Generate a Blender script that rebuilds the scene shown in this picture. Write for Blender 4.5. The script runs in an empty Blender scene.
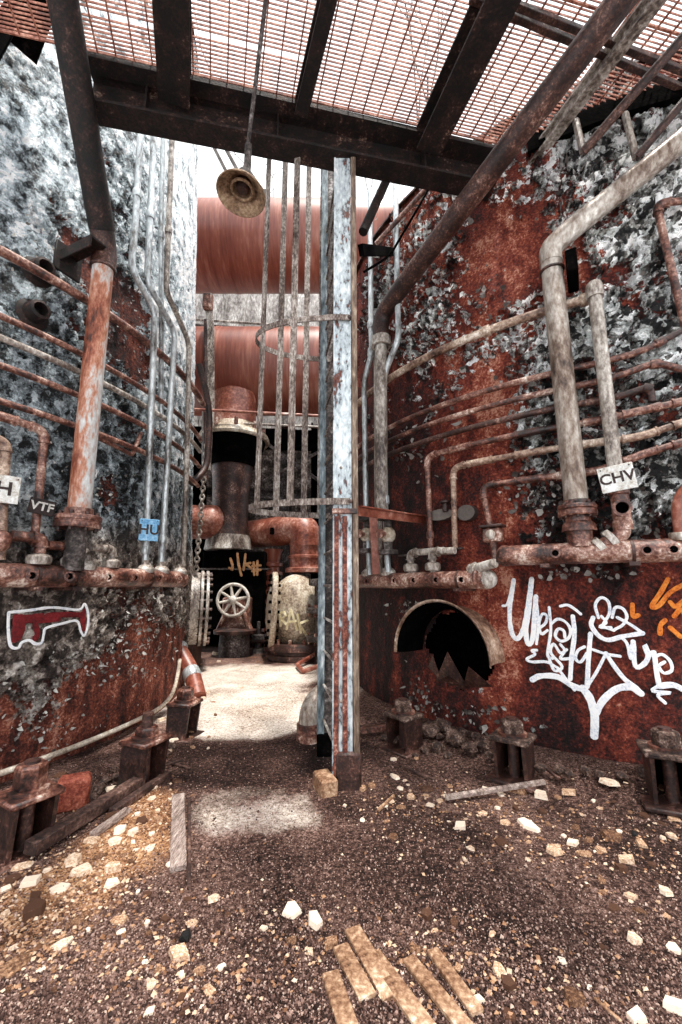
import bpy, bmesh, math, random
import numpy as np
from mathutils import Vector, Matrix, noise as mnoise

random.seed(11)
S = bpy.context.scene
COL = S.collection
PI = math.pi

# ------------------------------------------------------------------ camera and picking
W, HH, F, CX, CY = 682, 1024, 420.0, 341.0, 512.0
CAMZ = 1.5
PITCH = math.radians(10.05)
CT, ST = math.cos(PITCH), math.sin(PITCH)

def ray(px, py):
    """direction of a sight line, scaled so that its y is 1"""
    u, v = px - CX, CY - py
    f = F * CT - v * ST
    return Vector((u / f, 1.0, (v * CT + F * ST) / f))

def at_y(px, py, y):
    d = ray(px, py)
    return Vector((d.x * y, y, CAMZ + d.z * y))

def at_z(px, py, z):
    d = ray(px, py)
    t = (z - CAMZ) / d.z
    return Vector((d.x * t, t, z))

def gnd(px, py, z=0.0):
    return at_z(px, py, z)

def ppm(p):
    """pixels per metre at a place"""
    return F / (p.y * CT + (p.z - CAMZ) * ST)

class Tank:
    def __init__(s, cx, cy, R):
        s.cx, s.cy, s.R = cx, cy, R
    def hit(s, px, py, off=0.0):
        d = ray(px, py)
        r = s.R + off
        a = d.x * d.x + 1
        b = -2 * (d.x * s.cx + s.cy)
        c = s.cx ** 2 + s.cy ** 2 - r * r
        D = b * b - 4 * a * c
        t = (-b - math.sqrt(D)) / (2 * a) if D > 0 else -b / (2 * a)
        return Vector((d.x * t, t, CAMZ + d.z * t))
    def tz(s, p):
        return math.atan2(p.y - s.cy, p.x - s.cx), p.z
    def pt(s, th, z, off=0.0):
        return Vector((s.cx + (s.R + off) * math.cos(th), s.cy + (s.R + off) * math.sin(th), z))
    def n(s, th):
        return Vector((math.cos(th), math.sin(th), 0))
    def flat(s, p):
        th, z = s.tz(p)
        if s.cx > 0 and th < 0: th += 2 * PI
        return Vector((th * s.R, z, 0))
    def unflat(s, q, off):
        return s.pt(q.x / s.R, q.y, off)
    def outside(s, x, y, m=0.0):
        return (x - s.cx) ** 2 + (y - s.cy) ** 2 > (s.R + m) ** 2

TL = Tank(-6.55, 5.6, 4.3)      # the grey tank
TR = Tank(4.1, 7.1, 4.0)        # the red tank

# ------------------------------------------------------------------ path helpers
def fillet(pts, rad, seg=6):
    out = [pts[0].copy()]
    for i in range(1, len(pts) - 1):
        a, b, c = pts[i - 1], pts[i], pts[i + 1]
        d1, d2 = (a - b), (c - b)
        r = min(rad, d1.length * 0.48, d2.length * 0.48)
        if r < 1e-4 or d1.normalized().dot(d2.normalized()) < -0.999:
            out.append(b.copy()); continue
        p, q = b + d1.normalized() * r, b + d2.normalized() * r
        for k in range(seg + 1):
            t = k / seg
            out.append(p * (1 - t) ** 2 + b * 2 * t * (1 - t) + q * t * t)
    out.append(pts[-1].copy())
    return out

def densify(pts, step):
    out = [pts[0].copy()]
    for a, b in zip(pts, pts[1:]):
        n = max(1, int((b - a).length / step + 0.5))
        for k in range(1, n + 1):
            out.append(a.lerp(b, k / n))
    return out

def catmull(pts, n=6):
    P = [pts[0] * 2 - pts[1]] + list(pts) + [pts[-1] * 2 - pts[-2]]
    out = []
    for i in range(1, len(P) - 2):
        a, b, c, d = P[i - 1:i + 3]
        for k in range(n):
            t = k / n
            out.append(0.5 * ((2 * b) + (c - a) * t + (2 * a - 5 * b + 4 * c - d) * t * t + (3 * b - a - 3 * c + d) * t ** 3))
    out.append(pts[-1].copy())
    return out

def on_tank(T, picks, off, rad=0.12, level=False, smooth=False, step=0.12, raw=False):
    """a line that follows a tank through the picked places"""
    q = [T.flat(p if isinstance(p, Vector) else T.hit(p[0], p[1], off)) for p in picks]
    if level:
        z = sum(v.y for v in q) / len(q)
        for v in q: v.y = z
    if smooth and len(q) > 2: q = catmull(q, 5)
    elif len(q) > 2: q = fillet(q, rad)
    q = densify(q, step)
    return [T.unflat(v, off) for v in q]

# ------------------------------------------------------------------ mesh builder
def basis(d):
    d = d.normalized()
    a = Vector((0, 0, 1)) if abs(d.z) < 0.9 else Vector((1, 0, 0))
    x = d.cross(a).normalized()
    return x, d.cross(x).normalized(), d

class MB:
    def __init__(s): s.v, s.f = [], []
    def add(s, v, f):
        o = len(s.v)
        s.v += [Vector(p) for p in v]
        s.f += [tuple(i + o for i in q) for q in f]
        return s
    def tube(s, path, r, n=12, cap=True, hollow=0.0):
        path = [Vector(p) for p in path]
        pp = [path[0]]
        for p in path[1:]:
            if (p - pp[-1]).length > 1e-5: pp.append(p)
        path = pp
        m = len(path)
        if m < 2: return s
        rr = r if isinstance(r, (list, tuple)) else [r] * m
        if len(rr) != m: rr = [rr[0] + (rr[-1] - rr[0]) * i / (m - 1) for i in range(m)]
        T = []
        for i in range(m):
            a = (path[i] - path[i - 1]).normalized() if i else None
            b = (path[i + 1] - path[i]).normalized() if i < m - 1 else None
            t = (a + b) if a and b else (a or b)
            if t.length < 1e-6: t = a
            T.append(t.normalized())
        x, y, _ = basis(T[0])
        V, Fc = [], []
        for i in range(m):
            if i:
                x = (x - T[i] * x.dot(T[i])).normalized()
                y = T[i].cross(x).normalized()
            for k in range(n):
                a = 2 * PI * k / n
                V.append(path[i] + (x * math.cos(a) + y * math.sin(a)) * rr[i])
        for i in range(m - 1):
            for k in range(n):
                k2 = (k + 1) % n
                Fc.append((i * n + k, i * n + k2, (i + 1) * n + k2, (i + 1) * n + k))
        if cap:
            Fc.append(tuple(range(n - 1, -1, -1)))
            Fc.append(tuple(range((m - 1) * n, m * n)))
        return s.add(V, Fc)
    def cyl(s, a, b, r, r2=None, n=16):
        return s.tube([Vector(a), Vector(b)], [r, r if r2 is None else r2], n)
    def lathe(s, prof, o, axis, n=24, close=False, ang=None, start=0.0, xdir=None):
        """prof: (radius, height) pairs turned about axis at o"""
        x, y, d = basis(Vector(axis))
        if xdir is not None:
            x = Vector(xdir); x = (x - d * x.dot(d)).normalized(); y = d.cross(x).normalized()
        full = ang is None
        m = n if full else n + 1
        V, Fc = [], []
        for (r, h) in prof:
            for k in range(m):
                a = start + (2 * PI if full else ang) * k / n
                V.append(Vector(o) + d * h + (x * math.cos(a) + y * math.sin(a)) * max(r, 1e-4))
        L = len(prof)
        for i in range(L if close else L - 1):
            j = (i + 1) % L
            for k in range(n):
                k2 = (k + 1) % m if full else k + 1
                Fc.append((i * m + k, i * m + k2, j * m + k2, j * m + k))
        return s.add(V, Fc)
    def torus(s, o, axis, R, r, n=32, m=8):
        pr = [(R + r * math.cos(2 * PI * k / m), r * math.sin(2 * PI * k / m)) for k in range(m)]
        return s.lathe(pr, o, axis, n, close=True)
    def sphere(s, o, r, n=16, sc=(1, 1, 1)):
        o = Vector(o); V, Fc = [], []
        h = n // 2
        for i in range(h + 1):
            p = PI * i / h
            for k in range(n):
                a = 2 * PI * k / n
                V.append(o + Vector((math.sin(p) * math.cos(a) * r * sc[0], math.sin(p) * math.sin(a) * r * sc[1], math.cos(p) * r * sc[2])))
        for i in range(h):
            for k in range(n):
                k2 = (k + 1) % n
                Fc.append((i * n + k, (i + 1) * n + k, (i + 1) * n + k2, i * n + k2))
        return s.add(V, Fc)
    def hull(s, pts):
        b = bmesh.new()
        for p in pts: b.verts.new(p)
        bmesh.ops.convex_hull(b, input=b.verts[:])
        loose = [v for v in b.verts if not v.link_faces]
        for v in loose: b.verts.remove(v)
        b.verts.index_update()
        V = [v.co.copy() for v in b.verts]; Fc = [tuple(v.index for v in f.verts) for f in b.faces]
        b.free()
        return s.add(V, Fc)
    def box(s, c, size, ax=None, bev=0.0):
        """box of full sizes about c along axes ax (three vectors)"""
        c = Vector(c)
        X, Y, Z = ax if ax else (Vector((1, 0, 0)), Vector((0, 1, 0)), Vector((0, 0, 1)))
        hx, hy, hz = size[0] / 2, size[1] / 2, size[2] / 2
        if bev <= 0:
            V = [c + X * (hx * i) + Y * (hy * j) + Z * (hz * k) for i in (-1, 1) for j in (-1, 1) for k in (-1, 1)]
            return s.add(V, [(0, 1, 3, 2), (4, 6, 7, 5), (0, 4, 5, 1), (2, 3, 7, 6), (0, 2, 6, 4), (1, 5, 7, 3)])
        b = min(bev, hx * .8, hy * .8, hz * .8)
        P = []
        for i in (-1, 1):
            for j in (-1, 1):
                for k in (-1, 1):
                    P += [c + X * i * (hx) + Y * j * (hy - b) + Z * k * (hz - b),
                          c + X * i * (hx - b) + Y * j * (hy) + Z * k * (hz - b),
                          c + X * i * (hx - b) + Y * j * (hy - b) + Z * k * (hz)]
        return s.hull(P)
    def bar(s, a, b, w, h, up=Vector((0, 0, 1)), bev=0.0):
        """rectangular bar from a to b: w across, h along up"""
        a, b = Vector(a), Vector(b)
        d = (b - a)
        Y = d.normalized()
        X = Y.cross(up).normalized()
        Z = X.cross(Y).normalized()
        return s.box((a + b) / 2, (w, d.length, h), (X, Y, Z), bev)
    def ibeam(s, a, b, w, h, tf=0.02, tw=0.016, up=Vector((0, 0, 1))):
        a, b = Vector(a), Vector(b)
        Y = (b - a).normalized(); X = Y.cross(up).normalized(); Z = X.cross(Y).normalized()
        s.bar(a + Z * (h / 2 - tf / 2), b + Z * (h / 2 - tf / 2), w, tf, Z)
        s.bar(a - Z * (h / 2 - tf / 2), b - Z * (h / 2 - tf / 2), w, tf, Z)
        s.bar(a, b, tw, h - 2 * tf, Z)
        return s
    def strip(s, path, nrm, w, t):
        """flat strap along a path: w along nrm[i], t thick across"""
        m = len(path); V, Fc = [], []
        for i in range(m):
            a = path[max(0, i - 1)]; b = path[min(m - 1, i + 1)]
            T = (b - a).normalized()
            N = nrm[i] if isinstance(nrm, list) else nrm
            B = T.cross(N).normalized()
            for (p, q) in ((-1, -1), (1, -1), (1, 1), (-1, 1)):
                V.append(path[i] + N * (p * w / 2) + B * (q * t / 2))
        for i in range(m - 1):
            for k in range(4):
                k2 = (k + 1) % 4
                Fc.append((i * 4 + k, i * 4 + k2, (i + 1) * 4 + k2, (i + 1) * 4 + k))
        Fc += [(3, 2, 1, 0), tuple(range((m - 1) * 4, m * 4))]
        return s.add(V, Fc)
    def build(s, name, mat, parent=None, smooth=True, ang=0.7, loc=None):
        """links ONE mesh object; the builder's places are world places"""
        if parent is not None: o_ = Vector(parent['_o'])
        elif loc is not None: o_ = Vector(loc)
        else:
            lo = [min(p[i] for p in s.v) for i in range(3)]; hi = [max(p[i] for p in s.v) for i in range(3)]
            o_ = Vector(((lo[0] + hi[0]) / 2, (lo[1] + hi[1]) / 2, lo[2]))
        me = bpy.data.meshes.new(name)
        me.from_pydata([p - o_ for p in s.v], [], s.f)
        b = bmesh.new(); b.from_mesh(me)
        bmesh.ops.recalc_face_normals(b, faces=b.faces[:]); b.to_mesh(me); b.free()
        if smooth:
            me.polygons.foreach_set('use_smooth', [True] * len(me.polygons))
            me.set_sharp_from_angle(angle=ang)
        me.update()
        o = bpy.data.objects.new(name, me)
        if mat: me.materials.append(mat)
        COL.objects.link(o)
        o['_o'] = list(o_)
        if parent is not None: o.parent = parent
        else: o.location = o_
        return o

def tag(o, label, cat, group=None, kind=None):
    if label: o['label'] = label
    if cat: o['category'] = cat
    if group: o['group'] = group
    if kind: o['kind'] = kind
    return o

def thing(name, label, cat, loc, group=None, kind=None):
    o = bpy.data.objects.new(name, None)
    o.empty_display_size = 0.1
    COL.objects.link(o)
    o.location = loc
    o['_o'] = list(loc)
    return tag(o, label, cat, group, kind)

def text_mesh(body, size, o, X, Y, thick=0.002, name='lettering', mat=None, parent=None, label=None):
    cu = bpy.data.curves.new('t', 'FONT'); cu.body = body; cu.size = size
    cu.align_x = 'CENTER'; cu.align_y = 'CENTER'; cu.extrude = thick; cu.offset = size * .022; cu.resolution_u = 3
    t = bpy.data.objects.new('t', cu); COL.objects.link(t)
    me = bpy.data.meshes.new_from_object(t.evaluated_get(bpy.context.evaluated_depsgraph_get()))
    bpy.data.objects.remove(t)
    X = X.normalized(); Y = Y.normalized(); Z = X.cross(Y)
    mb = MB()
    mb.add([Vector(o) + X * v.co.x + Y * v.co.y + Z * v.co.z for v in me.vertices], [tuple(p.vertices) for p in me.polygons])
    bpy.data.meshes.remove(me)
    ob = mb.build(name, mat, parent, smooth=False)
    if label: ob['label'] = label
    return ob

# ------------------------------------------------------------------ materials
def lin(c):
    if isinstance(c, str):
        c = c.lstrip('#'); c = [int(c[i:i + 2], 16) / 255 for i in (0, 2, 4)]
    return tuple((x / 12.92 if x <= 0.04045 else ((x + 0.055) / 1.055) ** 2.4) for x in c) + (1.0,)

class NT:
    def __init__(s, name):
        s.m = bpy.data.materials.new(name); s.m.use_nodes = True
        s.t = s.m.node_tree; s.b = s.t.nodes['Principled BSDF']
        s.co = s.t.nodes.new('ShaderNodeTexCoord').outputs['Object']
    def nd(s, typ, **k):
        n = s.t.nodes.new(typ)
        for a, b in k.items(): setattr(n, a, b)
        return n
    def ln(s, a, b): s.t.links.new(a, b)
    def map(s, sc, loc=(0, 0, 0)):
        n = s.nd('ShaderNodeMapping'); s.ln(s.co, n.inputs['Vector'])
        n.inputs['Scale'].default_value = sc; n.inputs['Location'].default_value = loc
        return n.outputs[0]
    def noise(s, scale, detail=8, rough=0.6, vec=None, dist=0.0):
        n = s.nd('ShaderNodeTexNoise'); s.ln(vec if vec is not None else s.co, n.inputs['Vector'])
        n.inputs['Scale'].default_value = scale; n.inputs['Detail'].default_value = detail
        n.inputs['Roughness'].default_value = rough; n.inputs['Distortion'].default_value = dist
        return n.outputs['Fac']
    def math(s, op, a, b=None, c=None, clamp=False):
        n = s.nd('ShaderNodeMath', operation=op, use_clamp=clamp)
        for i, x in enumerate((a, b, c)):
            if x is None: continue
            if isinstance(x, (int, float)): n.inputs[i].default_value = x
            else: s.ln(x, n.inputs[i])
        return n.outputs[0]
    def ramp(s, fac, stops, interp='LINEAR'):
        n = s.nd('ShaderNodeValToRGB'); s.ln(fac, n.inputs['Fac'])
        e = n.color_ramp.elements
        n.color_ramp.interpolation = interp
        while len(e) < len(stops): e.new(0.5)
        for el, (p, c) in zip(e, stops):
            el.position = p; el.color = lin(c) if not isinstance(c, (int, float)) else (c, c, c, 1)
        return n.outputs['Color']
    def mix(s, fac, a, b, typ='MIX'):
        n = s.nd('ShaderNodeMix', data_type='RGBA', blend_type=typ)
        for sock, x in ((n.inputs[0], fac), (n.inputs[6], a), (n.inputs[7], b)):
            if isinstance(x, (int, float)): sock.default_value = x
            elif isinstance(x, (str, tuple)): sock.default_value = lin(x) if isinstance(x, str) else x
            else: s.ln(x, sock)
        return n.outputs[2]
    def done(s, col, rough=0.7, metal=0.0, bump=None, bstr=0.5, bdist=0.01, spec=0.4):
        b = s.b
        s.ln(col, b.inputs['Base Color'])
        if isinstance(rough, (int, float)): b.inputs['Roughness'].default_value = rough
        else: s.ln(rough, b.inputs['Roughness'])
        if isinstance(metal, (int, float)): b.inputs['Metallic'].default_value = metal
        else: s.ln(metal, b.inputs['Metallic'])
        b.inputs['Specular IOR Level'].default_value = spec
        if bump is not None:
            n = s.nd('ShaderNodeBump'); n.inputs['Strength'].default_value = bstr; n.inputs['Distance'].default_value = bdist
            s.ln(bump, n.inputs['Height']); s.ln(n.outputs[0], b.inputs['Normal'])
        return s.m

def weathered(name, stops, scale=6.0, fine=40.0, fineamt=0.5, stretch=(1, 1, 1), rough=0.7, metal=0.0, bump=0.5, bdist=0.006, contrast=1.6, spec=0.4, rnd=0.0):
    """a worn surface: a colour ramp over coarse + fine noise"""
    t = NT(name)
    v = t.map(stretch)
    a = t.noise(scale, 8, 0.62, v, 0.3)
    b = t.noise(fine, 6, 0.65, v)
    m = t.math('ADD', t.math('MULTIPLY', a, 1 - fineamt), t.math('MULTIPLY', b, fineamt))
    if rnd:
        oi = t.nd('ShaderNodeObjectInfo').outputs['Random']
        m = t.math('ADD', m, t.math('MULTIPLY', t.math('SUBTRACT', oi, 0.5), rnd))
    m = t.math('MULTIPLY_ADD', t.math('SUBTRACT', m, 0.5), contrast * 2.2, 0.5, clamp=True)
    c = t.ramp(m, stops)
    return t.done(c, rough, metal, m, bump, bdist, spec)
# ------------------------------------------------------------------ the materials
M = {}
M['rust_pipe'] = weathered('rusty_pipe', [(0, '#140a08'), (.28, '#46271f'), (.5, '#774a3c'), (.72, '#a67d6c'), (1, '#ecdccf')], 3.5, 38, .38, contrast=1.9, rough=.42, spec=.6)
M['rust_dark'] = weathered('dark_rust', [(0, '#090605'), (.35, '#271612'), (.65, '#4c2f27'), (.88, '#846053'), (1, '#b49a8c')], 4, 45, .45, rough=.5, spec=.5)
M['beam'] = weathered('sooty_steel', [(0, '#040303'), (.4, '#120c0a'), (.7, '#2b1a15'), (.9, '#523a31'), (1, '#8a7163')], 6, 40, .45)
M['rust_red'] = weathered('red_duct', [(0, '#3c1912'), (.3, '#6b3326'), (.55, '#8a4b3a'), (.8, '#ab7462'), (1, '#e0bdae')], .6, 3.5, .4, (5, .6, .6), rough=.38, contrast=.75, bump=.05, spec=.6)
M['orange_pipe'] = weathered('orange_primer', [(0, '#2c110c'), (.3, '#74392a'), (.52, '#9c5b48'), (.76, '#c79584'), (1, '#f6e6dc')], 1.6, 16, .4, rough=.42, contrast=1.3, bump=.2, spec=.6)
M['white_pipe'] = weathered('galvanised_pipe', [(0, '#3c3633'), (.22, '#7d7c7a'), (.45, '#b5bbbd'), (.72, '#dfe6e8'), (1, '#ffffff')], 3, 30, .4, (1, 1, .35), rough=.3, metal=.45, spec=.6)
M['grey_pipe'] = weathered('grey_pipe', [(0, '#241c19'), (.28, '#5d4f47'), (.52, '#988d83'), (.76, '#cbc4bb'), (1, '#f7f5f0')], 3.2, 34, .42, (1, 1, .5), rough=.4, spec=.6)
M['column_pipe'] = weathered('faded_painted_pipe', [(0, '#3a1a12'), (.22, '#8a4a34'), (.42, '#b98066'), (.6, '#c5c3c0'), (.85, '#e8ecec'), (1, '#ffffff')], 1.7, 30, .3, (1, 1, .35), rough=.5)
M['cream_pipe'] = weathered('cream_painted_pipe', [(0, '#2e2019'), (.25, '#6f5a4c'), (.5, '#a3968a'), (.75, '#d0c9c0'), (1, '#fffaf2')], 2.2, 26, .38, (1, 1, .4), rough=.33, metal=.25, contrast=1.6, spec=.6)
M['tan_pipe'] = weathered('tan_rusty_pipe', [(0, '#241611'), (.28, '#674a3c'), (.52, '#9a7d6a'), (.76, '#c8b09b'), (1, '#fff4e8')], 3.2, 34, .4, rough=.42, contrast=1.7, spec=.6)
M['ladder'] = weathered('pale_blue_paint_over_rust', [(0, '#2a1310'), (.24, '#6b3527'), (.30, '#4b4d50'), (.42, '#a3aeb4'), (.62, '#c6d0d4'), (.8, '#e4e9ea'), (1, '#ffffff')], 3.2, 30, .42, (1, 1, .4), rough=.5, contrast=1.6)
M['stringer'] = weathered('blue_grey_paint', [(0, '#1e2529'), (.3, '#434f54'), (.58, '#758288'), (.82, '#a9b6bb'), (1, '#e6eced')], 3, 30, .45, (1, 1, .3), rough=.6)
M['ladder_rust'] = weathered('rust_strip', [(0, '#2a0f0b'), (.4, '#5d2a20'), (.7, '#8f5443'), (1, '#c9a79b')], 6, 40, .5)
M['ladder_edge'] = weathered('brown_edge', [(0, '#2a201a'), (.4, '#5f4c3f'), (.7, '#8f7c6b'), (1, '#cdbfac')], 4, 40, .5, (1, 1, .2))
M['strap'] = weathered('cage_strap', [(0, '#1f1613'), (.35, '#574841'), (.65, '#8e827a'), (1, '#cfc8c0')], 6, 60, .55, (1, 1, .4))
M['grating'] = weathered('rusty_grating', [(0, '#4a2015'), (.4, '#8a4a35'), (.7, '#b87d66'), (1, '#dcb09b')], 4, 30, .5)
M['black_and_shade'] = weathered('black_iron_and_shade', [(0, '#010101'), (.5, '#050404'), (.85, '#0d0b0a'), (1, '#1f1a18')], 5, 30, .5, rough=.97, spec=.03)  # black iron; inside holes and the hood, shade put into colour
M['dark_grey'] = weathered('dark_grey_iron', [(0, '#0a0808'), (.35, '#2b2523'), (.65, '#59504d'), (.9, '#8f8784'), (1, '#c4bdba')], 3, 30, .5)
M['pale_iron'] = weathered('pale_chalky_iron', [(0, '#3a2c24'), (.28, '#84715f'), (.55, '#b9aa95'), (.8, '#e2dacb'), (1, '#ffffff')], 2, 22, .4, rough=.5)
M['wheel'] = weathered('handwheel_paint', [(0, '#8a7f76'), (.4, '#c2bab0'), (.75, '#e8e2d8'), (1, '#ffffff')], 6, 40, .4)
M['white_paint'] = weathered('white_spray_paint', [(0, '#b9c0cc'), (.3, '#e6eaf2'), (.6, '#ffffff'), (1, '#ffffff')], 8, 60, .5, rough=.7, bump=.2)
M['red_paint'] = weathered('dark_red_spray_paint', [(0, '#3a060a'), (.5, '#6e0f16'), (1, '#94262a')], 6, 50, .5, bump=.2)
M['orange_paint'] = weathered('orange_spray_paint', [(0, '#8f3d10'), (.4, '#d9701c'), (1, '#f5a040')], 10, 60, .5, bump=.2)
M['cream_paint'] = weathered('cream_spray_paint', [(0, '#b9a06c'), (.5, '#ece0b4'), (1, '#fff8e0')], 10, 60, .5, bump=.2)
M['tan_paint'] = weathered('tan_spray_paint', [(0, '#6a4528'), (.5, '#a87a50'), (1, '#d0a880')], 10, 60, .5, bump=.2)
M['black_paint'] = weathered('black_lettering', [(0, '#1c1412'), (.6, '#3a2c28'), (1, '#5a4a44')], 10, 60, .5, bump=.1)
M['pale_paint'] = weathered('pale_lettering', [(0, '#8f8a84'), (.6, '#c8c4be'), (1, '#ffffff')], 10, 60, .5, bump=.1)
M['sign_white'] = weathered('white_sign', [(0, '#8f7a6a'), (.3, '#cfcac0'), (.7, '#eff1ee'), (1, '#ffffff')], 12, 60, .4, bump=.2)
M['sign_blue'] = weathered('blue_sign', [(0, '#4a7ea8'), (.4, '#6fa8d2'), (.75, '#9cc9e8'), (1, '#e8f4fb')], 14, 60, .4, bump=.2)
M['sign_black'] = weathered('black_sign', [(0, '#0a0605'), (.5, '#1e1210'), (.9, '#3a2420'), (1, '#6a4a40')], 14, 60, .4, bump=.2)
M['cable'] = weathered('cream_hose', [(0, '#7a6a5c'), (.35, '#b5a594'), (.7, '#ddd0bf'), (1, '#fff8ea')], 8, 50, .4, rough=.55)
M['wood'] = weathered('weathered_wood', [(0, '#3a2c28'), (.35, '#7d6a62'), (.65, '#b3a096'), (1, '#e8dcd2')], 5, 40, .5, (6, .7, 6))
M['wood_dark'] = weathered('dark_wood', [(0, '#120b09'), (.4, '#3a2722'), (.7, '#64493f'), (1, '#96786b')], 5, 40, .5)
M['tile_board'] = weathered('tan_board', [(0, '#3a2318'), (.28, '#7a563e'), (.55, '#a88366'), (.8, '#cfb092'), (1, '#f6e6d0')], 5, 45, .5, bump=.4)
M['chip'] = weathered('pale_chip', [(0, '#4f3222'), (.25, '#8a6449'), (.5, '#b58d6d'), (.75, '#d6b698'), (1, '#f3e0cb')], 8, 40, .4, bump=.3, rnd=.5)
M['brick'] = weathered('red_brick', [(0, '#4a1a12'), (.4, '#8a3f2e'), (.75, '#b5664f'), (1, '#d69a86')], 12, 60, .5)
M['lamp'] = weathered('tan_enamel', [(0, '#3a281c'), (.35, '#7d624a'), (.65, '#a98c70'), (1, '#d6c0a2')], 5, 40, .45)
M['hood'] = weathered('tan_scorched_hood', [(0, '#22150f'), (.3, '#6d5142'), (.55, '#a2846f'), (.8, '#d3bca9'), (1, '#f8eee4')], 2.2, 26, .4, rough=.45, contrast=1.6)
M['coal'] = weathered('black_lump', [(0, '#040404'), (.7, '#161414'), (1, '#383434')], 20, 80, .5)
M['branch'] = weathered('bare_branch', [(0, '#2a2624'), (.5, '#5c5652'), (1, '#8f8884')], 5, 40, .5)
M['flake'] = weathered('paint_flake', [(0, '#1c1a1a'), (.3, '#4e4c4c'), (.55, '#8a8a89'), (.8, '#c0c2c0'), (1, '#f0f2ee')], 3, 25, .55)
M['flake_light'] = weathered('light_paint_flake', [(0, '#3a3634'), (.3, '#77736f'), (.55, '#a9a7a2'), (.8, '#d2d2cc'), (1, '#f6f6f0')], 3, 25, .55)

def gravel_mat():
    t = NT('rusty_gravel')
    isl = t.nd('ShaderNodeNewGeometry').outputs['Random Per Island']
    n = t.noise(30, 4, .6)
    m = t.math('ADD', t.math('MULTIPLY', isl, .75), t.math('MULTIPLY', n, .25))
    c = t.ramp(m, [(0, '#160c0a'), (.3, '#3f2a24'), (.55, '#785a50'), (.78, '#a98b7f'), (.93, '#dcc4b2'), (1, '#fff4ea')])
    return t.done(c, .85)
M['gravel'] = gravel_mat()

def ground_mat():
    t = NT('ground_dirt')
    at = t.nd('ShaderNodeAttribute', attribute_name='region')
    sp = t.nd('ShaderNodeSeparateColor'); t.ln(at.outputs['Color'], sp.inputs[0])
    pale, warm, darker = sp.outputs[0], sp.outputs[1], sp.outputs[2]  # region channels: paler, warmer and darker ground
    a = t.noise(1.3, 8, .65, None, .4); b = t.noise(38, 8, .75); c = t.noise(110, 4, .7)
    m = t.math('ADD', t.math('ADD', t.math('MULTIPLY', a, .25), t.math('MULTIPLY', b, .45)), t.math('MULTIPLY', c, .3))
    m = t.math('ADD', m, t.math('MULTIPLY', t.math('SUBTRACT', .0, darker), .08))
    mm = t.math('MULTIPLY_ADD', t.math('SUBTRACT', m, .5), 4.4, .46, clamp=True)
    dirt = t.ramp(mm, [(0, '#120a08'), (.25, '#3a2620'), (.5, '#765a50'), (.72, '#a5877b'), (.9, '#d2b9ac'), (1, '#f4e6dc')])
    warmc = t.ramp(mm, [(0, '#2a140c'), (.3, '#7a5038'), (.6, '#c09068'), (.85, '#ecc8a0'), (1, '#fff4e0')])
    palec = t.ramp(mm, [(0, '#5a463c'), (.25, '#a89484'), (.5, '#dccfc2'), (.75, '#f6efe8'), (1, '#ffffff')])
    brk = t.noise(2.2, 9, .7)
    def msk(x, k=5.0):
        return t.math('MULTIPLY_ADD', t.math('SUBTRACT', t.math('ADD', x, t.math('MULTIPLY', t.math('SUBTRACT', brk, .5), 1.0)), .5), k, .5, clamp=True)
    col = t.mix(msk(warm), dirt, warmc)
    col = t.mix(msk(pale, 4.0), col, palec)
    return t.done(col, .9, 0, m, 0.9, .03, .2)
M['ground'] = ground_mat()

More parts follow.
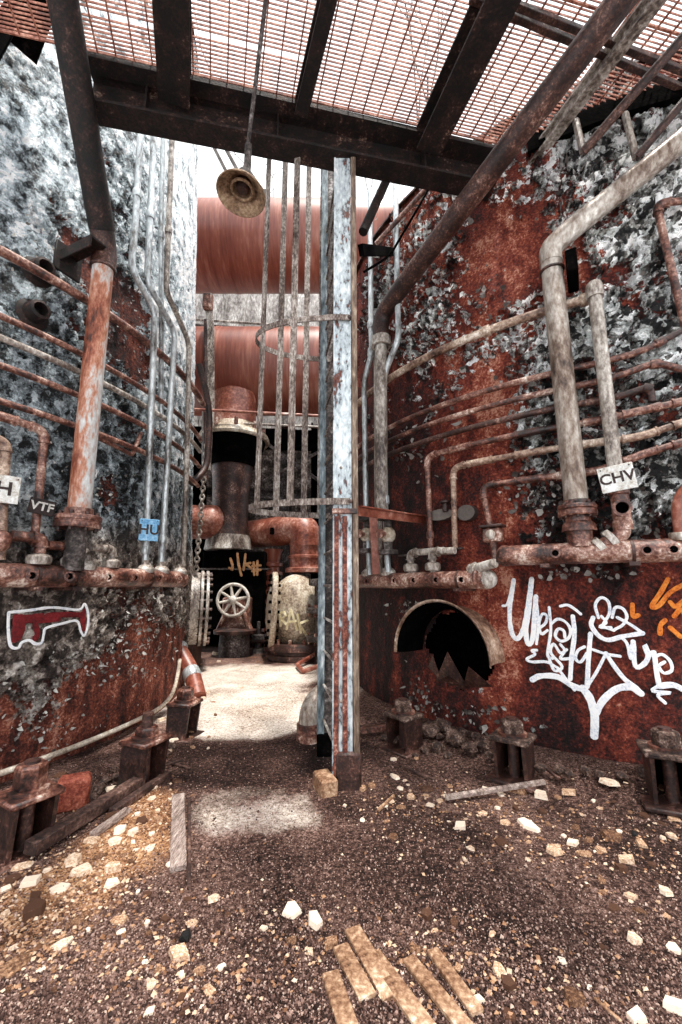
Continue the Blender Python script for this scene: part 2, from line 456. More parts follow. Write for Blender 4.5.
def tank_mat(name, dark_paint, mid_paint, light_paint, rust, fscale=1.7, crust=.5, low=None, con=1.0):
    """peeling paint over rust; the region attribute says how much paint is left (R), how light it is (G) and how bright the rust is (B)"""
    t = NT(name)
    at = t.nd('ShaderNodeAttribute', attribute_name='region')
    sp = t.nd('ShaderNodeSeparateColor'); t.ln(at.outputs['Color'], sp.inputs[0])
    pa, li, ru = sp.outputs[0], sp.outputs[1], sp.outputs[2]
    sub_ = lambda x, k: t.math('MULTIPLY', t.math('SUBTRACT', x, .5), k)
    n1 = t.noise(fscale, 10, .64, None, .3)
    n2 = t.noise(8.0, 10, .7, None, .2)
    n3 = t.noise(4.5, 8, .66, t.map((1, 1, .6), (9, 2, 5)))
    fine = t.noise(42, 6, .72)
    st = t.noise(3.2, 8, .62, t.map((1, 1, .10)))
    # flakes: warped cells, each with its own height and tone
    warp = t.nd('ShaderNodeTexNoise'); t.ln(t.co, warp.inputs['Vector']); warp.inputs['Scale'].default_value = 5; warp.inputs['Detail'].default_value = 6
    wv = t.nd('ShaderNodeVectorMath', operation='MULTIPLY_ADD'); t.ln(warp.outputs['Color'], wv.inputs[0]); wv.inputs[1].default_value = (.35, .35, .35); t.ln(t.co, wv.inputs[2])
    vo = t.nd('ShaderNodeTexVoronoi'); t.ln(wv.outputs[0], vo.inputs['Vector']); vo.inputs['Scale'].default_value = 14
    vs = t.nd('ShaderNodeSeparateColor'); t.ln(vo.outputs['Color'], vs.inputs[0])
    cell = vs.outputs[0]; cell2 = vs.outputs[1]
    h = t.math('ADD', t.math('MULTIPLY', n1, .55), t.math('MULTIPLY', n2, .45))
    k = t.math('ADD', t.math('ADD', t.math('SUBTRACT', h, .5), sub_(cell, .16 * crust)), t.math('MULTIPLY', t.math('SUBTRACT', pa, .5), .55))
    mask = t.math('MULTIPLY_ADD', k, 45.0, .5, clamp=True)
    edge = t.math('MULTIPLY_ADD', k, 14.0, .2, clamp=True)
    sp1 = t.noise(6.5, 8, .66, t.map((1, 1, .75), (3, 1, 7)), .15)
    lv = t.math('ADD', t.math('ADD', li, t.math('MULTIPLY', sub_(sp1, 1.0), t.math('MULTIPLY_ADD', li, 3.6 * con, 1.4 * con))), sub_(fine, 1.2))
    lv = t.math('ADD', t.math('ADD', lv, sub_(cell2, .9 * crust)), sub_(st, .9), clamp=True)
    paint = t.ramp(lv, [(0, dark_paint[0]), (.20, dark_paint[0]), (.30, dark_paint[1]), (.46, mid_paint), (.54, mid_paint), (.66, light_paint), (.80, light_paint), (.90, '#ffffff')])
    rv = t.math('ADD', sub_(st, 1.2), sub_(fine, 1.8))
    rv = t.math('ADD', t.math('ADD', rv, t.math('ADD', sub_(n2, 1.1), sub_(n3, 1.4))), ru, clamp=True)
    rustc = t.ramp(rv, [(0, rust[0]), (.25, rust[1]), (.5, rust[2]), (.75, rust[3]), (1, rust[4])])
    if low:
        sx = t.nd('ShaderNodeSeparateXYZ'); t.ln(t.co, sx.inputs[0])
        lw = t.math('MULTIPLY_ADD', t.math('ADD', t.math('SUBTRACT', low[0], sx.outputs[2]), sub_(n1, 1.2)), 2.2, .5, clamp=True)
        browned = t.ramp(lv, [(0, '#120d0b'), (.3, '#3a302b'), (.5, low[1]), (.7, low[2]), (.95, '#e6dfd8')])
        paint = t.mix(lw, paint, browned)
    col = t.mix(mask, rustc, paint)
    hh = t.math('ADD', t.math('MULTIPLY', edge, t.math('MULTIPLY_ADD', cell, .9 * crust, .5)), t.math('ADD', t.math('MULTIPLY', n2, .7), t.math('MULTIPLY', fine, .3)))
    rg = t.math('MULTIPLY_ADD', mask, -.25, .8)
    d = t.nd('ShaderNodeDisplacement'); d.inputs['Midlevel'].default_value = 1.0; d.inputs['Scale'].default_value = .07
    t.ln(hh, d.inputs['Height']); t.ln(d.outputs[0], t.t.nodes['Material Output'].inputs['Displacement'])
    t.m.displacement_method = 'BOTH'
    return t.done(col, rg, 0, fine, .5, .006, .4)
M['tank_grey'] = tank_mat('grey_tank_shell', ('#0a0d10', '#2b3236'), '#7d878b', '#c3d0d6', ('#0b0505', '#2a1310', '#592a20', '#8c4733', '#cc937c'), 1.7, .45, (2.05, '#6f635b', '#a59a90'), .72)
M['tank_red'] = tank_mat('red_tank_shell', ('#0d0d0e', '#33312f'), '#85837f', '#bfc4c2', ('#0e0505', '#351410', '#6c281c', '#984832', '#d29a82'), 2.2, 1.0)
M['wall'] = weathered('grey_plaster', [(0, '#3a3634'), (.35, '#85807c'), (.65, '#b5b2ae'), (1, '#f0efec')], 2, 16, .5, (1, 1, .4))

def flake_mat(name, stops):
    t = NT(name)
    isl = t.nd('ShaderNodeNewGeometry').outputs['Random Per Island']
    n = t.noise(30, 6, .65)
    m = t.math('ADD', t.math('MULTIPLY', isl, .7), t.math('MULTIPLY', n, .3))
    return t.done(t.ramp(m, stops), .75, 0, n, .4, .004)
M['flake'] = flake_mat('paint_flake', [(0, '#171210'), (.3, '#433a36'), (.55, '#776f69'), (.8, '#aaa59f'), (1, '#e2dfd8')])
M['crust'] = weathered('rust_crust', [(0, '#0c0706'), (.35, '#33231d'), (.6, '#5e473d'), (.85, '#907a6e'), (1, '#c4b3a6')], 14, 60, .5, bump=.9)
M['flake_light'] = flake_mat('light_paint_flake', [(0, '#2c2624'), (.3, '#665e58'), (.55, '#9d9892'), (.8, '#cbc9c2'), (1, '#f6f6f0')])

M['chippings'] = flake_mat('cream_chippings', [(0, '#4a2e1f'), (.3, '#8f6447'), (.55, '#bd9270'), (.8, '#dfc3a6'), (1, '#fff4e6')])

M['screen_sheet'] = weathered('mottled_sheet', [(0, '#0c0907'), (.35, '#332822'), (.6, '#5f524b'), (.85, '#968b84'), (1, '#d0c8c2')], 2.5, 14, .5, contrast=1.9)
# ------------------------------------------------------------------ ground
def gz(x, y):
    z = 0.02 * (mnoise.noise(Vector((x * 1.7, y * 1.7, 3))) + .5 * mnoise.noise(Vector((x * 5, y * 5, 9))))
    dr = math.hypot(x - TR.cx, y - TR.cy) - TR.R
    z += 0.13 * math.exp(-max(dr, 0) ** 2 / .18)
    dl = math.hypot(x - TL.cx, y - TL.cy) - TL.R
    z -= 0.05 * math.exp(-max(dl, 0) ** 2 / .10)
    return z

def on_ground(px, py, dz=0.0):
    p = gnd(px, py, 0)
    for _ in range(3): p = gnd(px, py, gz(p.x, p.y))
    return p + Vector((0, 0, dz))

def blobfield(P, blobs, base, wbase):
    """weighted average of (place, radius, values) over the points P"""
    P = np.array(P, dtype=float)
    num = np.tile(np.array(base, float) * wbase, (len(P), 1)); den = np.full(len(P), wbase)
    for (c, r, val) in blobs:
        d2 = ((P - np.array(c)) ** 2).sum(1)
        w = np.exp(-d2 / (2 * r * r))
        num += w[:, None] * np.array(val, float); den += w
    return num / den[:, None]

def set_region(me, arr):
    ca = me.color_attributes.new('region', 'FLOAT_COLOR', 'POINT')
    a = np.ones((len(me.vertices), 4), np.float32); a[:, :3] = arr
    ca.data.foreach_set('color', a.ravel())

def build_ground():
    xs = np.concatenate([np.arange(-6, -3, .25), np.arange(-3, 4, .07), np.arange(4, 8.1, .25)])
    ys = np.concatenate([np.arange(-2, 1, .25), np.arange(1, 7, .07), np.arange(7, 16.1, .25)])
    V = [(x, y, gz(x, y)) for y in ys for x in xs]
    n = len(xs)
    Fc = [(j * n + i, j * n + i + 1, (j + 1) * n + i + 1, (j + 1) * n + i) for j in range(len(ys) - 1) for i in range(n - 1)]
    me = bpy.data.meshes.new('ground'); me.from_pydata(V, [], Fc)
    me.polygons.foreach_set('use_smooth', [True] * len(me.polygons))
    B = []
    def g(px, py, r, *val):
        B.append((list(gnd(px, py))[:2], r, val))
    # pale passage floor, warm chippings, darker dirt
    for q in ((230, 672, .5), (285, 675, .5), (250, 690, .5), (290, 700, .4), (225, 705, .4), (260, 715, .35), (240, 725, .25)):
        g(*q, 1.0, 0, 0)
    g(195, 720, .25, .3, 0, 0); g(260, 655, .7, .1, .5, .2); g(225, 654, .6, 0, .3, .4); g(290, 654, .6, 0, .35, .4); g(255, 648, .8, 0, .3, .4); g(310, 690, .25, .1, .1, .3)
    g(235, 765, .3, 0, 0, .9); g(300, 765, .3, .05, 0, .9); g(190, 765, .2, .1, 0, .4)
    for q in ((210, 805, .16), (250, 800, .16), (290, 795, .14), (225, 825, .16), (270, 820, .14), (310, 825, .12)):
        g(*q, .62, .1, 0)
    g(150, 800, .15, 0, .75, 0); g(135, 830, .2, 0, .8, 0); g(90, 870, .25, 0, .72, 0); g(40, 930, .2, 0, .65, 0); g(160, 880, .2, 0, .45, .1)
    g(100, 960, .3, 0, .4, .1); g(180, 960, .3, 0, .25, .4); g(250, 900, .3, 0, .12, .6); g(60, 830, .2, 0, .1, .6)
    g(400, 880, .4, .1, .05, .8); g(380, 960, .2, 0, .5, .2); g(460, 960, .2, 0, .3, .6); g(560, 960, .3, 0, .15, .6); g(620, 900, .3, 0, .2, .6)
    g(480, 850, .3, .05, .3, .4); g(580, 820, .3, .05, .4, .2); g(650, 820, .3, 0, .3, .4); g(430, 790, .3, .05, .3, .3); g(480, 800, .2, .1, .4, .1)
    g(560, 780, .3, 0, .1, .4); g(340, 840, .2, .1, .1, .4)
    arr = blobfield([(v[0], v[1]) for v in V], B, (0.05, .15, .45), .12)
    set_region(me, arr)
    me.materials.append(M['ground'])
    o = bpy.data.objects.new('ground', me); COL.objects.link(o)
    tag(o, 'dark rusty dirt ground with a pale strip between the tanks', 'ground', kind='structure')
    return o
build_ground()

# ------------------------------------------------------------------ the two tanks
HOLE_P = TR.hit(456, 652)
HOLE_T, HOLE_Z = TR.tz(HOLE_P)
HOLE_T %= 2 * PI
HW, HZ = .40, .40

def build_tank(T, name, label, mat, blobs, base, H, f0, f1, rise, taper=0.0, hole=False):
    st = .022 / T.R
    th = [t for t in np.arange(0, 2 * PI, 2 * PI / 160) if not (f0 < t < f1)] + list(np.arange(f0, f1, st))
    zs = list(np.arange(-.15, min(H, 6.9), .022)) + [z for z in np.arange(6.9, H, .2)] + [H]
    if f1 > 2 * PI: th = [t for t in th if t > f1 - 2 * PI]
    th.sort()
    n = len(th)
    V = []
    for z in zs:
        for t in th:
            w = -taper * max(0, z - 1.7) + .012 * mnoise.noise(Vector((math.cos(t) * 4, math.sin(t) * 4, z * .8)))
            V.append(T.pt(t, z, w))
    Fc = []
    for j in range(len(zs) - 1):
        for i in range(n):
            if hole:
                u = (th[i] - HOLE_T) * T.R; z = (zs[j] + zs[j + 1]) / 2 - HOLE_Z
                rag = .10 * mnoise.noise(Vector((u * 7, z * 7, 1))) + .05 * mnoise.noise(Vector((u * 19, z * 19, 4)))
                low = z < -.05
                e = (u / (HW * (.9 if low else 1))) ** 2 + (z / (HZ * (.85 if low else .95))) ** 2
                if e < 1 + rag * 4: continue
            i2 = (i + 1) % n
            Fc.append((j * n + i, j * n + i2, (j + 1) * n + i2, (j + 1) * n + i))
    base_o = Vector((T.cx, T.cy, 0))
    root = thing(name, label, 'tank', base_o)
    me = bpy.data.meshes.new('shell'); me.from_pydata([v - base_o for v in V], [], Fc)
    me.polygons.foreach_set('use_smooth', [True] * len(me.polygons))
    set_region(me, blobfield([tuple(v) for v in V], blobs, base, .04))
    me.materials.append(mat)
    o = bpy.data.objects.new('shell', me); COL.objects.link(o); o.parent = root; o['_o'] = list(base_o)
    top = MB().lathe([(T.R + .03 - taper * (H - 1.7), H - .02), (T.R + .03 - taper * (H - 1.7), H + .01), (T.R * .6, H + rise * .7), (.05, H + rise)], base_o, (0, 0, 1), 64)
    top.build('roof_dome', M['rust_dark'], root)
    return root

def blobs_on(T, rows):
    return [(list(T.hit(px, py)), r, v) for (px, py, r, v) in rows]

BL = blobs_on(TL, [
    (40, 150, .5, (.85, .74, .4)), (15, 90, .4, (.85, .55, .3)), (100, 170, .3, (.6, .5, .3)), (45, 195, .2, (.5, .7, .4)), (75, 215, .16, (.1, .4, .55)), (62, 190, .14, (.35, .4, .5)),
    (20, 220, .3, (.7, .62, .4)), (10, 300, .25, (.75, .48, .35)), (60, 290, .22, (.65, .5, .3)), (125, 300, .35, (.2, .4, .5)), (130, 200, .3, (.45, .45, .45)),
    (120, 150, .4, (.6, .52, .3)), (190, 180, .9, (.9, .98, .5)), (190, 300, .7, (.9, .95, .5)), (165, 250, .4, (.65, .42, .35)), (160, 170, .5, (.7, .5, .35)), (140, 340, .3, (.35, .4, .45)),  # white far-edge blobs: sunlight on the edge put into the paint tone
    (180, 400, .5, (.7, .6, .4)), (40, 350, .25, (.62, .42, .35)), (60, 380, .3, (.7, .35, .35)), (20, 460, .3, (.9, .42, .3)), (60, 460, .25, (.8, .44, .35)),
    (120, 430, .4, (.65, .36, .4)), (115, 490, .13, (.1, .3, .65)), (140, 520, .4, (.7, .42, .38)), (170, 500, .6, (.75, .5, .35)),
    (60, 620, .3, (.8, 0.42, 0.48)), (110, 610, .3, (.55, 0.43, 0.48)), (160, 610, .4, (.55, 0.63, 0.53)), (20, 690, .2, (.68, 0.63, 0.58)), (40, 700, .2, (.48, 0.74, 0.63)),
    (80, 700, .28, (.15, 0.68, 0.71)), (130, 680, .28, (.3, 0.63, 0.63)), (60, 690, .12, (.45, 0.83, 0.63)), (45, 720, .1, (.45, 0.83, 0.63)), (100, 735, .25, (.05, 0.48, 0.58)), (160, 660, .4, (.4, 0.48, 0.58)), (30, 740, .2, (.32, 0.68, 0.58)), (10, 760, .2, (.45, 0.68, 0.53)),
    (60, 660, .22, (.5, 0.58, 0.58)), (140, 640, .3, (.45, 0.48, 0.58)), (170, 700, .4, (.1, 0.38, 0.63))])
TANKL = build_tank(TL, 'storage_tank', 'tall grey riveted-looking tank with peeling pale paint and a red lower band', M['tank_grey'], BL, (.6, .5, .4), 11.5, PI * 2 - 1.35, PI * 2 + .45, .8, .045)
TANKL['label'] = 'tall grey tank with flaking pale paint and a rusty red lower band'

BR = blobs_on(TR, [
    (560, 230, .25, (.12, .4, .38)), (500, 230, .35, (.08, .5, .58)), (525, 270, .25, (.1, .5, .62)), (500, 300, .25, (.3, .6, .55)), (620, 230, .35, (.72, .62, .42)), (660, 280, .3, (.72, .55, .42)), (605, 270, .12, (.2, .5, .5)), (640, 300, .12, (.3, .5, .5)), (612, 215, .1, (.1, .5, .4)),
    (600, 180, .4, (.75, .62, .4)), (655, 180, .3, (.7, .62, .4)), (540, 190, .2, (.6, .75, .4)), (470, 200, .3, (.5, .72, .4)), (440, 200, .3, (.42, .8, .6)), (425, 220, .3, (.3, .8, .65)), (400, 270, .35, (.45, .7, .4)),
    (450, 260, .3, (.5, .68, .5)), (440, 320, .3, (.58, .62, .45)), (480, 320, .2, (.4, .6, .6)), (530, 330, .25, (.75, .8, .5)), (510, 360, .2, (.55, .62, .6)), (480, 400, .25, (.08, .5, .72)), (450, 380, .2, (.5, .55, .5)),
    (430, 400, .25, (.42, .5, .35)), (410, 420, .3, (.3, .5, .25)), (470, 450, .25, (.1, .5, .55)), (530, 420, .2, (.68, .7, .55)), (530, 470, .25, (.6, .3, .5)), (500, 520, .2, (.15, .4, .62)),
    (450, 500, .3, (.1, .4, .3)), (410, 530, .4, (.1, .4, .2)), (380, 650, .5, (.1, .3, .22)), (360, 500, .5, (.2, .4, .25)), (490, 600, .2, (.06, .5, .74)), (515, 650, .25, (.05, .5, .70)),
    (540, 540, .2, (.5, .3, .4)), (600, 560, .25, (.45, .18, .28)), (640, 480, .3, (.8, .42, .4)), (650, 340, .25, (.72, .55, .45)), (600, 330, .2, (.72, .5, .45)), (640, 400, .3, (.6, .42, .42)), (600, 400, .25, (.45, .35, .35)),
    (670, 560, .2, (.2, .3, .5)), (580, 620, .3, (.05, .4, .52)), (650, 640, .3, (.06, .3, .42)), (560, 700, .2, (.45, .1, .3)), (620, 720, .3, (.2, .2, .34)), (520, 700, .2, (.1, .4, .55)), (500, 730, .2, (.15, .3, .35)),
    (440, 710, .3, (.25, .5, .42)), (670, 720, .3, (.12, .3, .38)), (560, 760, .2, (.3, .2, .28)), (480, 690, .2, (.35, .45, .42)), (400, 600, .2, (.2, .3, .2)), (560, 270, .15, (.2, .5, .4)), (585, 500, .2, (.45, .25, .32))])
TANKR = build_tank(TR, 'storage_tank', 'rust-red tank shedding grey paint, sprayed with white and orange graffiti', M['tank_red'], BR, (.3, .4, .4), 6.55, 3.05, 5.15, .3, hole=True)

def graffiti(T, strokes, w, mat, name, parent, label=None, off=.004, conv=lambda p: p, hit=None, soft=True):
    """spray strokes as thin raised ribbons lying on a surface"""
    mb = MB()
    for st in strokes:
        ww = w
        if isinstance(st[0], (int, float)): ww, st = st[0], st[1:]
        P = []
        if not soft: st = [tuple(a) for a in densify([Vector((p[0], p[1], 0)) for p in st], 4.0)]
        for p in st:
            q = conv(p)
            P.append(hit(q[0], q[1]) if hit else T.hit(q[0], q[1], off))
        if len(P) > 2 and soft: P = catmull(P, 5)
        P = densify(P, .02)
        N = []
        for p in P:
            if hit: N.append((Vector((0, -.2, CAMZ)) - p).normalized())
            else:
                t, _ = T.tz(p); N.append(T.n(t))
        m = len(P); V, Fc = [], []
        for i in range(m):
            a = P[max(0, i - 1)]; b = P[min(m - 1, i + 1)]
            t = (b - a)
            t = t.normalized() if t.length > 1e-6 else Vector((0, 0, 1))
            s_ = t.cross(N[i]).normalized()
            wob = 1 + .18 * mnoise.noise(p * 23 + Vector((i * .37, 0, 0)))
            h = ww * wob / 2
            V += [P[i] - s_ * h, P[i] - s_ * h * .6 + N[i] * .002, P[i] + s_ * h * .6 + N[i] * .002, P[i] + s_ * h]
        for i in range(m - 1):
            for k in range(3): Fc.append((i * 4 + k, i * 4 + k + 1, i * 4 + 5 + k, i * 4 + 4 + k))
        mb.add(V, Fc)
        for e in (0, m - 1):      # round ends
            x, y, _ = basis(N[e])
            c = [P[e] + (x * math.cos(2 * PI * k / 10) + y * math.sin(2 * PI * k / 10)) * ww * .5 + N[e] * .001 for k in range(10)]
            mb.add(c, [tuple(range(10))])
    o = mb.build(name, mat, parent, smooth=False)
    if label: o['label'] = label
    return o

c4 = lambda p: (490 + p[0] / 3.552, 560 + p[1] / 3.552)
WHITE = [
    [(45, 163), (60, 158), (72, 120), (84, 72)], [.042, (84, 72), (70, 170), (74, 245), (92, 280), (115, 255), (132, 180), (148, 68)], [.042, (148, 68), (138, 170), (128, 255), (135, 298), (152, 275), (163, 130)],
    [(163, 130), (172, 220), (165, 298)], [(172, 245), (196, 225), (202, 200), (186, 192), (174, 225), (182, 262), (204, 250)],
    [(210, 168), (216, 250), (204, 335), (222, 350)], [(216, 228), (240, 210), (268, 220), (286, 248), (278, 278), (252, 288), (232, 270), (242, 245), (262, 252), (266, 275)],
    [(250, 164), (275, 160), (300, 174), (322, 192)], [.036, (294, 200), (300, 262), (290, 345), (285, 422)], [(166, 320), (148, 322), (160, 335), (130, 352), (150, 362), (200, 362), (242, 384)],
    [(205, 335), (228, 392), (256, 378), (216, 330), (226, 298), (250, 330), (272, 318)], [(250, 300), (265, 322), (250, 350), (285, 350)], [(336, 308), (312, 322), (304, 350), (322, 362), (346, 330)],
    [.036, (357, 262), (350, 350), (345, 450)], [(345, 450), (380, 395), (412, 332)], [.036, (412, 332), (440, 375), (480, 425), (520, 455), (536, 476)], [(365, 318), (412, 334), (462, 342)],
    [(385, 205), (374, 160), (394, 134), (420, 148), (424, 190), (402, 232), (440, 250)], [(434, 204), (444, 170), (470, 172), (486, 200), (472, 230), (444, 246)],
    [.036, (366, 205), (360, 232), (385, 268), (420, 284), (470, 272), (542, 260)], [(542, 260), (500, 230), (452, 204)], [(396, 200), (412, 222), (390, 238), (430, 240)],
    [(462, 272), (486, 296), (500, 350)], [(512, 290), (494, 322), (500, 350)], [.036, (508, 290), (516, 376), (546, 370), (562, 340), (550, 302), (562, 335), (582, 328)],
    [.036, (584, 335), (592, 400), (602, 450)], [(584, 344), (612, 336), (640, 360), (645, 392), (618, 402), (600, 378), (620, 362)], [.044, (602, 448), (650, 444), (690, 462)],
    [(602, 446), (576, 465), (642, 472), (596, 480), (622, 508)], [.048, (150, 425), (180, 412), (240, 415), (292, 446), (330, 460)], [(240, 384), (268, 420), (300, 462)],
    [.06, (330, 456), (354, 490), (370, 540), (372, 585), (370, 625)], [.05, (536, 474), (500, 452), (450, 458), (402, 498), (376, 545)]]
graffiti(TR, WHITE, .024, M['white_paint'], 'graffiti', TANKR, 'white spray-painted tag', conv=c4, off=-.012)
ORANGE = [[(632, 68), (606, 115), (574, 165), (600, 162), (640, 115), (690, 86)], [(640, 150), (660, 166), (692, 140)], [(654, 200), (676, 176), (690, 190)], [(604, 262), (606, 232), (622, 214)], [(506, 158), (508, 200), (526, 196)], [(640, 240), (676, 272)]]
graffiti(TR, ORANGE, .034, M['orange_paint'], 'graffiti', TANKR, 'orange spray-painted tag', conv=c4, off=-.012)

c2 = lambda p: (p[0] / 3.41, 540 + p[1] / 3.41)
OUT = [[(30, 247), (28, 300), (36, 360), (62, 368), (74, 350), (100, 342), (120, 354), (142, 350), (150, 318), (158, 300), (212, 285), (262, 276), (276, 312), (288, 326), (300, 290), (300, 248), (288, 218), (268, 238), (180, 230), (100, 240), (30, 247)]]
RED = [[.05, (55, 262), (54, 300), (50, 340)], [.05, (70, 262), (75, 300), (62, 335)], [.05, (55, 268), (120, 262), (200, 255), (270, 255)], [.04, (90, 275), (150, 275), (200, 270)], [.035, (286, 240), (288, 270), (286, 305)], [.035, (278, 250), (280, 285)], [.05, (120, 290), (128, 320), (120, 335)]]
graffiti(TL, RED, .036, M['red_paint'], 'graffiti', TANKL, 'dark red spray-painted fill', conv=c2, off=.032)
graffiti(TL, OUT, .024, M['white_paint'], 'graffiti', TANKL, 'white spray-painted outline', conv=c2, off=.036)

# throat behind the ragged opening, and the hood over it
nH = TR.n(HOLE_T); tH = Vector((-math.sin(HOLE_T), math.cos(HOLE_T), 0)); HC = TR.pt(HOLE_T, HOLE_Z)
MB().lathe([(.60, -.09), (.58, -.3), (.5, -.55), (.01, -.56)], HC, nH, 28).build('throat', M['black_and_shade'], TANKR, ang=1)  # recess coloured black for the dark inside the tank
hb = MB()
HB = HC + tH * .0 + Vector((0, 0, -.02))
prof = [(.46, -.12), (.45, .10), (.47, .22), (.53, .31), (.545, .315), (.49, .215), (.47, .10), (.48, -.12)]
hb.lathe(prof, HB, nH, 28, close=True, ang=PI * 1.02, start=-.05, xdir=tH)
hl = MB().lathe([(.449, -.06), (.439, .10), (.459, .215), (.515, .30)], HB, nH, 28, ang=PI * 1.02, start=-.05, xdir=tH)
hood = hb.build('hood', M['hood'], TANKR, ang=.6); hood['label'] = 'tan curved hood over the ragged opening'
hl.build('shade_lining', M['black_and_shade'], TANKR, ang=1)  # thin black sheet, the hood's inner shade put into its colour

def flakes(T, rows, mat, name, parent, label):
    """curled flakes of paint standing off the shell"""
    mb = MB()
    rnd = random.Random(5)
    for (px, py, sx, sy, cnt, s0) in rows:
        for _ in range(int(cnt * 1.5)):
            x, y = rnd.gauss(px, sx), rnd.gauss(py, sy)
            if not (2 < x < 690 and y < 760): continue
            c = T.hit(x, y); t, z = T.tz(c)
            if T is TR and (c - HOLE_P).length < .55: continue
            N = T.n(t); U = Vector((-math.sin(t), math.cos(t), 0)); Z = Vector((0, 0, 1))
            a = rnd.uniform(0, 2 * PI); A = U * math.cos(a) + Z * math.sin(a); B = A.cross(N).normalized()
            s = s0 * (.5 if T is TR else .36) * rnd.uniform(.4, 1.5)
            asp = rnd.uniform(.4, 1)
            V, k = [], 7
            cu = rnd.uniform(.5, 2.2)
            ring = [rnd.uniform(.6, 1.25) for _ in range(k)]
            V.append(c + N * (.012 if T is TL else -.01))
            for i in range(k):
                an = 2 * PI * i / k; r = s * ring[i]
                u, v = math.cos(an) * r, math.sin(an) * r * asp
                V.append(c + A * u + B * v + N * ((.012 if T is TL else -.01) + max(0, u) ** 2 * cu / s * .9 + rnd.uniform(0, .12) * s))
            Fc = [(0, 1 + i, 1 + (i + 1) % k) for i in range(k)]
            mb.add(V, Fc)
    o = mb.build(name, mat, parent, smooth=False)
    o['kind'] = 'stuff'; o['label'] = label
    return o
flakes(TR, [(620, 250, 35, 40, 60, .05), (660, 330, 15, 50, 40, .05), (440, 330, 25, 25, 55, .055), (430, 230, 20, 25, 40, .06), (530, 340, 20, 25, 45, .05), (540, 480, 22, 22, 70, .05), (640, 480, 22, 40, 90, .045),
    (600, 400, 25, 40, 40, .045), (480, 290, 15, 20, 20, .05), (420, 450, 12, 18, 25, .06), (540, 420, 20, 20, 30, .05), (590, 190, 25, 20, 40, .05), (488, 690, 10, 22, 50, .045), (415, 700, 12, 12, 40, .04), (450, 712, 20, 10, 50, .04), (410, 610, 10, 6, 25, .04), (575, 565, 25, 10, 30, .04), (400, 280, 12, 30, 25, .06)],
    M['flake'], 'paint_flakes', TANKR, 'curled grey paint flakes')
flakes(TL, [(40, 640, 25, 20, 40, .035), (130, 640, 25, 20, 110, .05), (150, 600, 15, 20, 60, .05), (40, 710, 20, 20, 70, .045), (95, 660, 35, 12, 70, .045), (110, 480, 15, 10, 25, .04), (40, 250, 25, 30, 30, .035), (130, 300, 12, 30, 25, .04), (60, 470, 15, 20, 20, .03), (90, 690, 40, 25, 25, .03)],
    M['flake_light'], 'paint_flakes', TANKL, 'curled pale paint flakes')

# torn sheet left in the lower half of the opening
fl_ = MB()
for (u0, z0, u1, z1, u2, z2, bend) in ((-.30, -.34, .10, -.36, -.06, .00, .05), (.02, -.36, .34, -.28, .20, -.10, .10), (-.38, -.2, -.2, -.36, -.26, -.06, .02)):
    A, B, C_ = (HC + tH * u + Vector((0, 0, z)) - nH * .05 for (u, z) in ((u0, z0), (u1, z1), (u2, z2)))
    C_ = C_ + nH * (bend + .06)
    m_ = (A + B + C_) / 3 + nH * .03
    for q in ((A, B, m_), (B, C_, m_), (C_, A, m_)):
        fl_.hull([p + nH * e for p in q for e in (-.004, .004)])
o = fl_.build('torn_flap', M['rust_dark'], TANKR, smooth=False); o['label'] = 'torn rusty sheet flaps inside the opening'

# ------------------------------------------------------------------ back wall
wb = MB()
for i in range(24):
    x = -9 + i * .8
    wb.box((x, 15.2 + .02 * (i % 2), 7.0), (.79, .3, 14.4), bev=.015)
o = wb.build('wall_back', M['wall']); tag(o, 'grey weathered panel wall closing the passage', 'wall', kind='structure')
# ------------------------------------------------------------------ pipework
def sub_path(pts, mapf, rad, step=.12):
    """a filleted run plus the arcs of its corners"""
    run = [mapf(q) for q in densify(fillet(pts, rad), step)]
    arcs = []
    for i in range(1, len(pts) - 1):
        a, b, c = pts[i - 1], pts[i], pts[i + 1]
        d1, d2 = (a - b), (c - b)
        r = min(rad, d1.length * .48, d2.length * .48)
        e = min(r * 1.25, d1.length * .5, d2.length * .5)
        p, q = b + d1.normalized() * r, b + d2.normalized() * r
        arc = [b + d1.normalized() * e] + [p * (1 - t) ** 2 + b * 2 * t * (1 - t) + q * t * t for t in [k / 6 for k in range(7)]] + [b + d2.normalized() * e]
        arcs.append([mapf(x) for x in arc])
    return run, arcs

def pipe(name, label, T, picks, off, r, mat, cat='pipe', group=None, rad=.1, level=False, smooth=False, elbows=False, collars=(), mat2=None, n=12, zs=None):
    """a pipe that follows a tank; picks are pixels or places; collars are (pixel, length, radius factor)"""
    q = [T.flat(p if isinstance(p, Vector) else T.hit(p[0], p[1], off)) for p in picks]
    if level:
        z = sum(v.y for v in q) / len(q)
        for v in q: v.y = z
    if zs is not None:
        for v in q: v.y = zs
    mapf = lambda v: T.unflat(v, off)
    if smooth: run, arcs = [mapf(v) for v in densify(catmull(q, 6), .1)], []
    else: run, arcs = sub_path(q, mapf, rad)
    return finish_pipe(name, label, run, arcs if elbows else [], r, mat, cat, group, [(T.hit(c[0][0], c[0][1], off) if not isinstance(c[0], Vector) else c[0], c[1], c[2]) for c in collars], mat2, n)

def pipe3(name, label, pts, r, mat, cat='pipe', group=None, rad=.15, elbows=False, collars=(), mat2=None, n=14):
    run, arcs = sub_path([Vector(p) for p in pts], lambda v: v.copy(), rad, .25)
    return finish_pipe(name, label, run, arcs if elbows else [], r, mat, cat, group, collars, mat2, n)

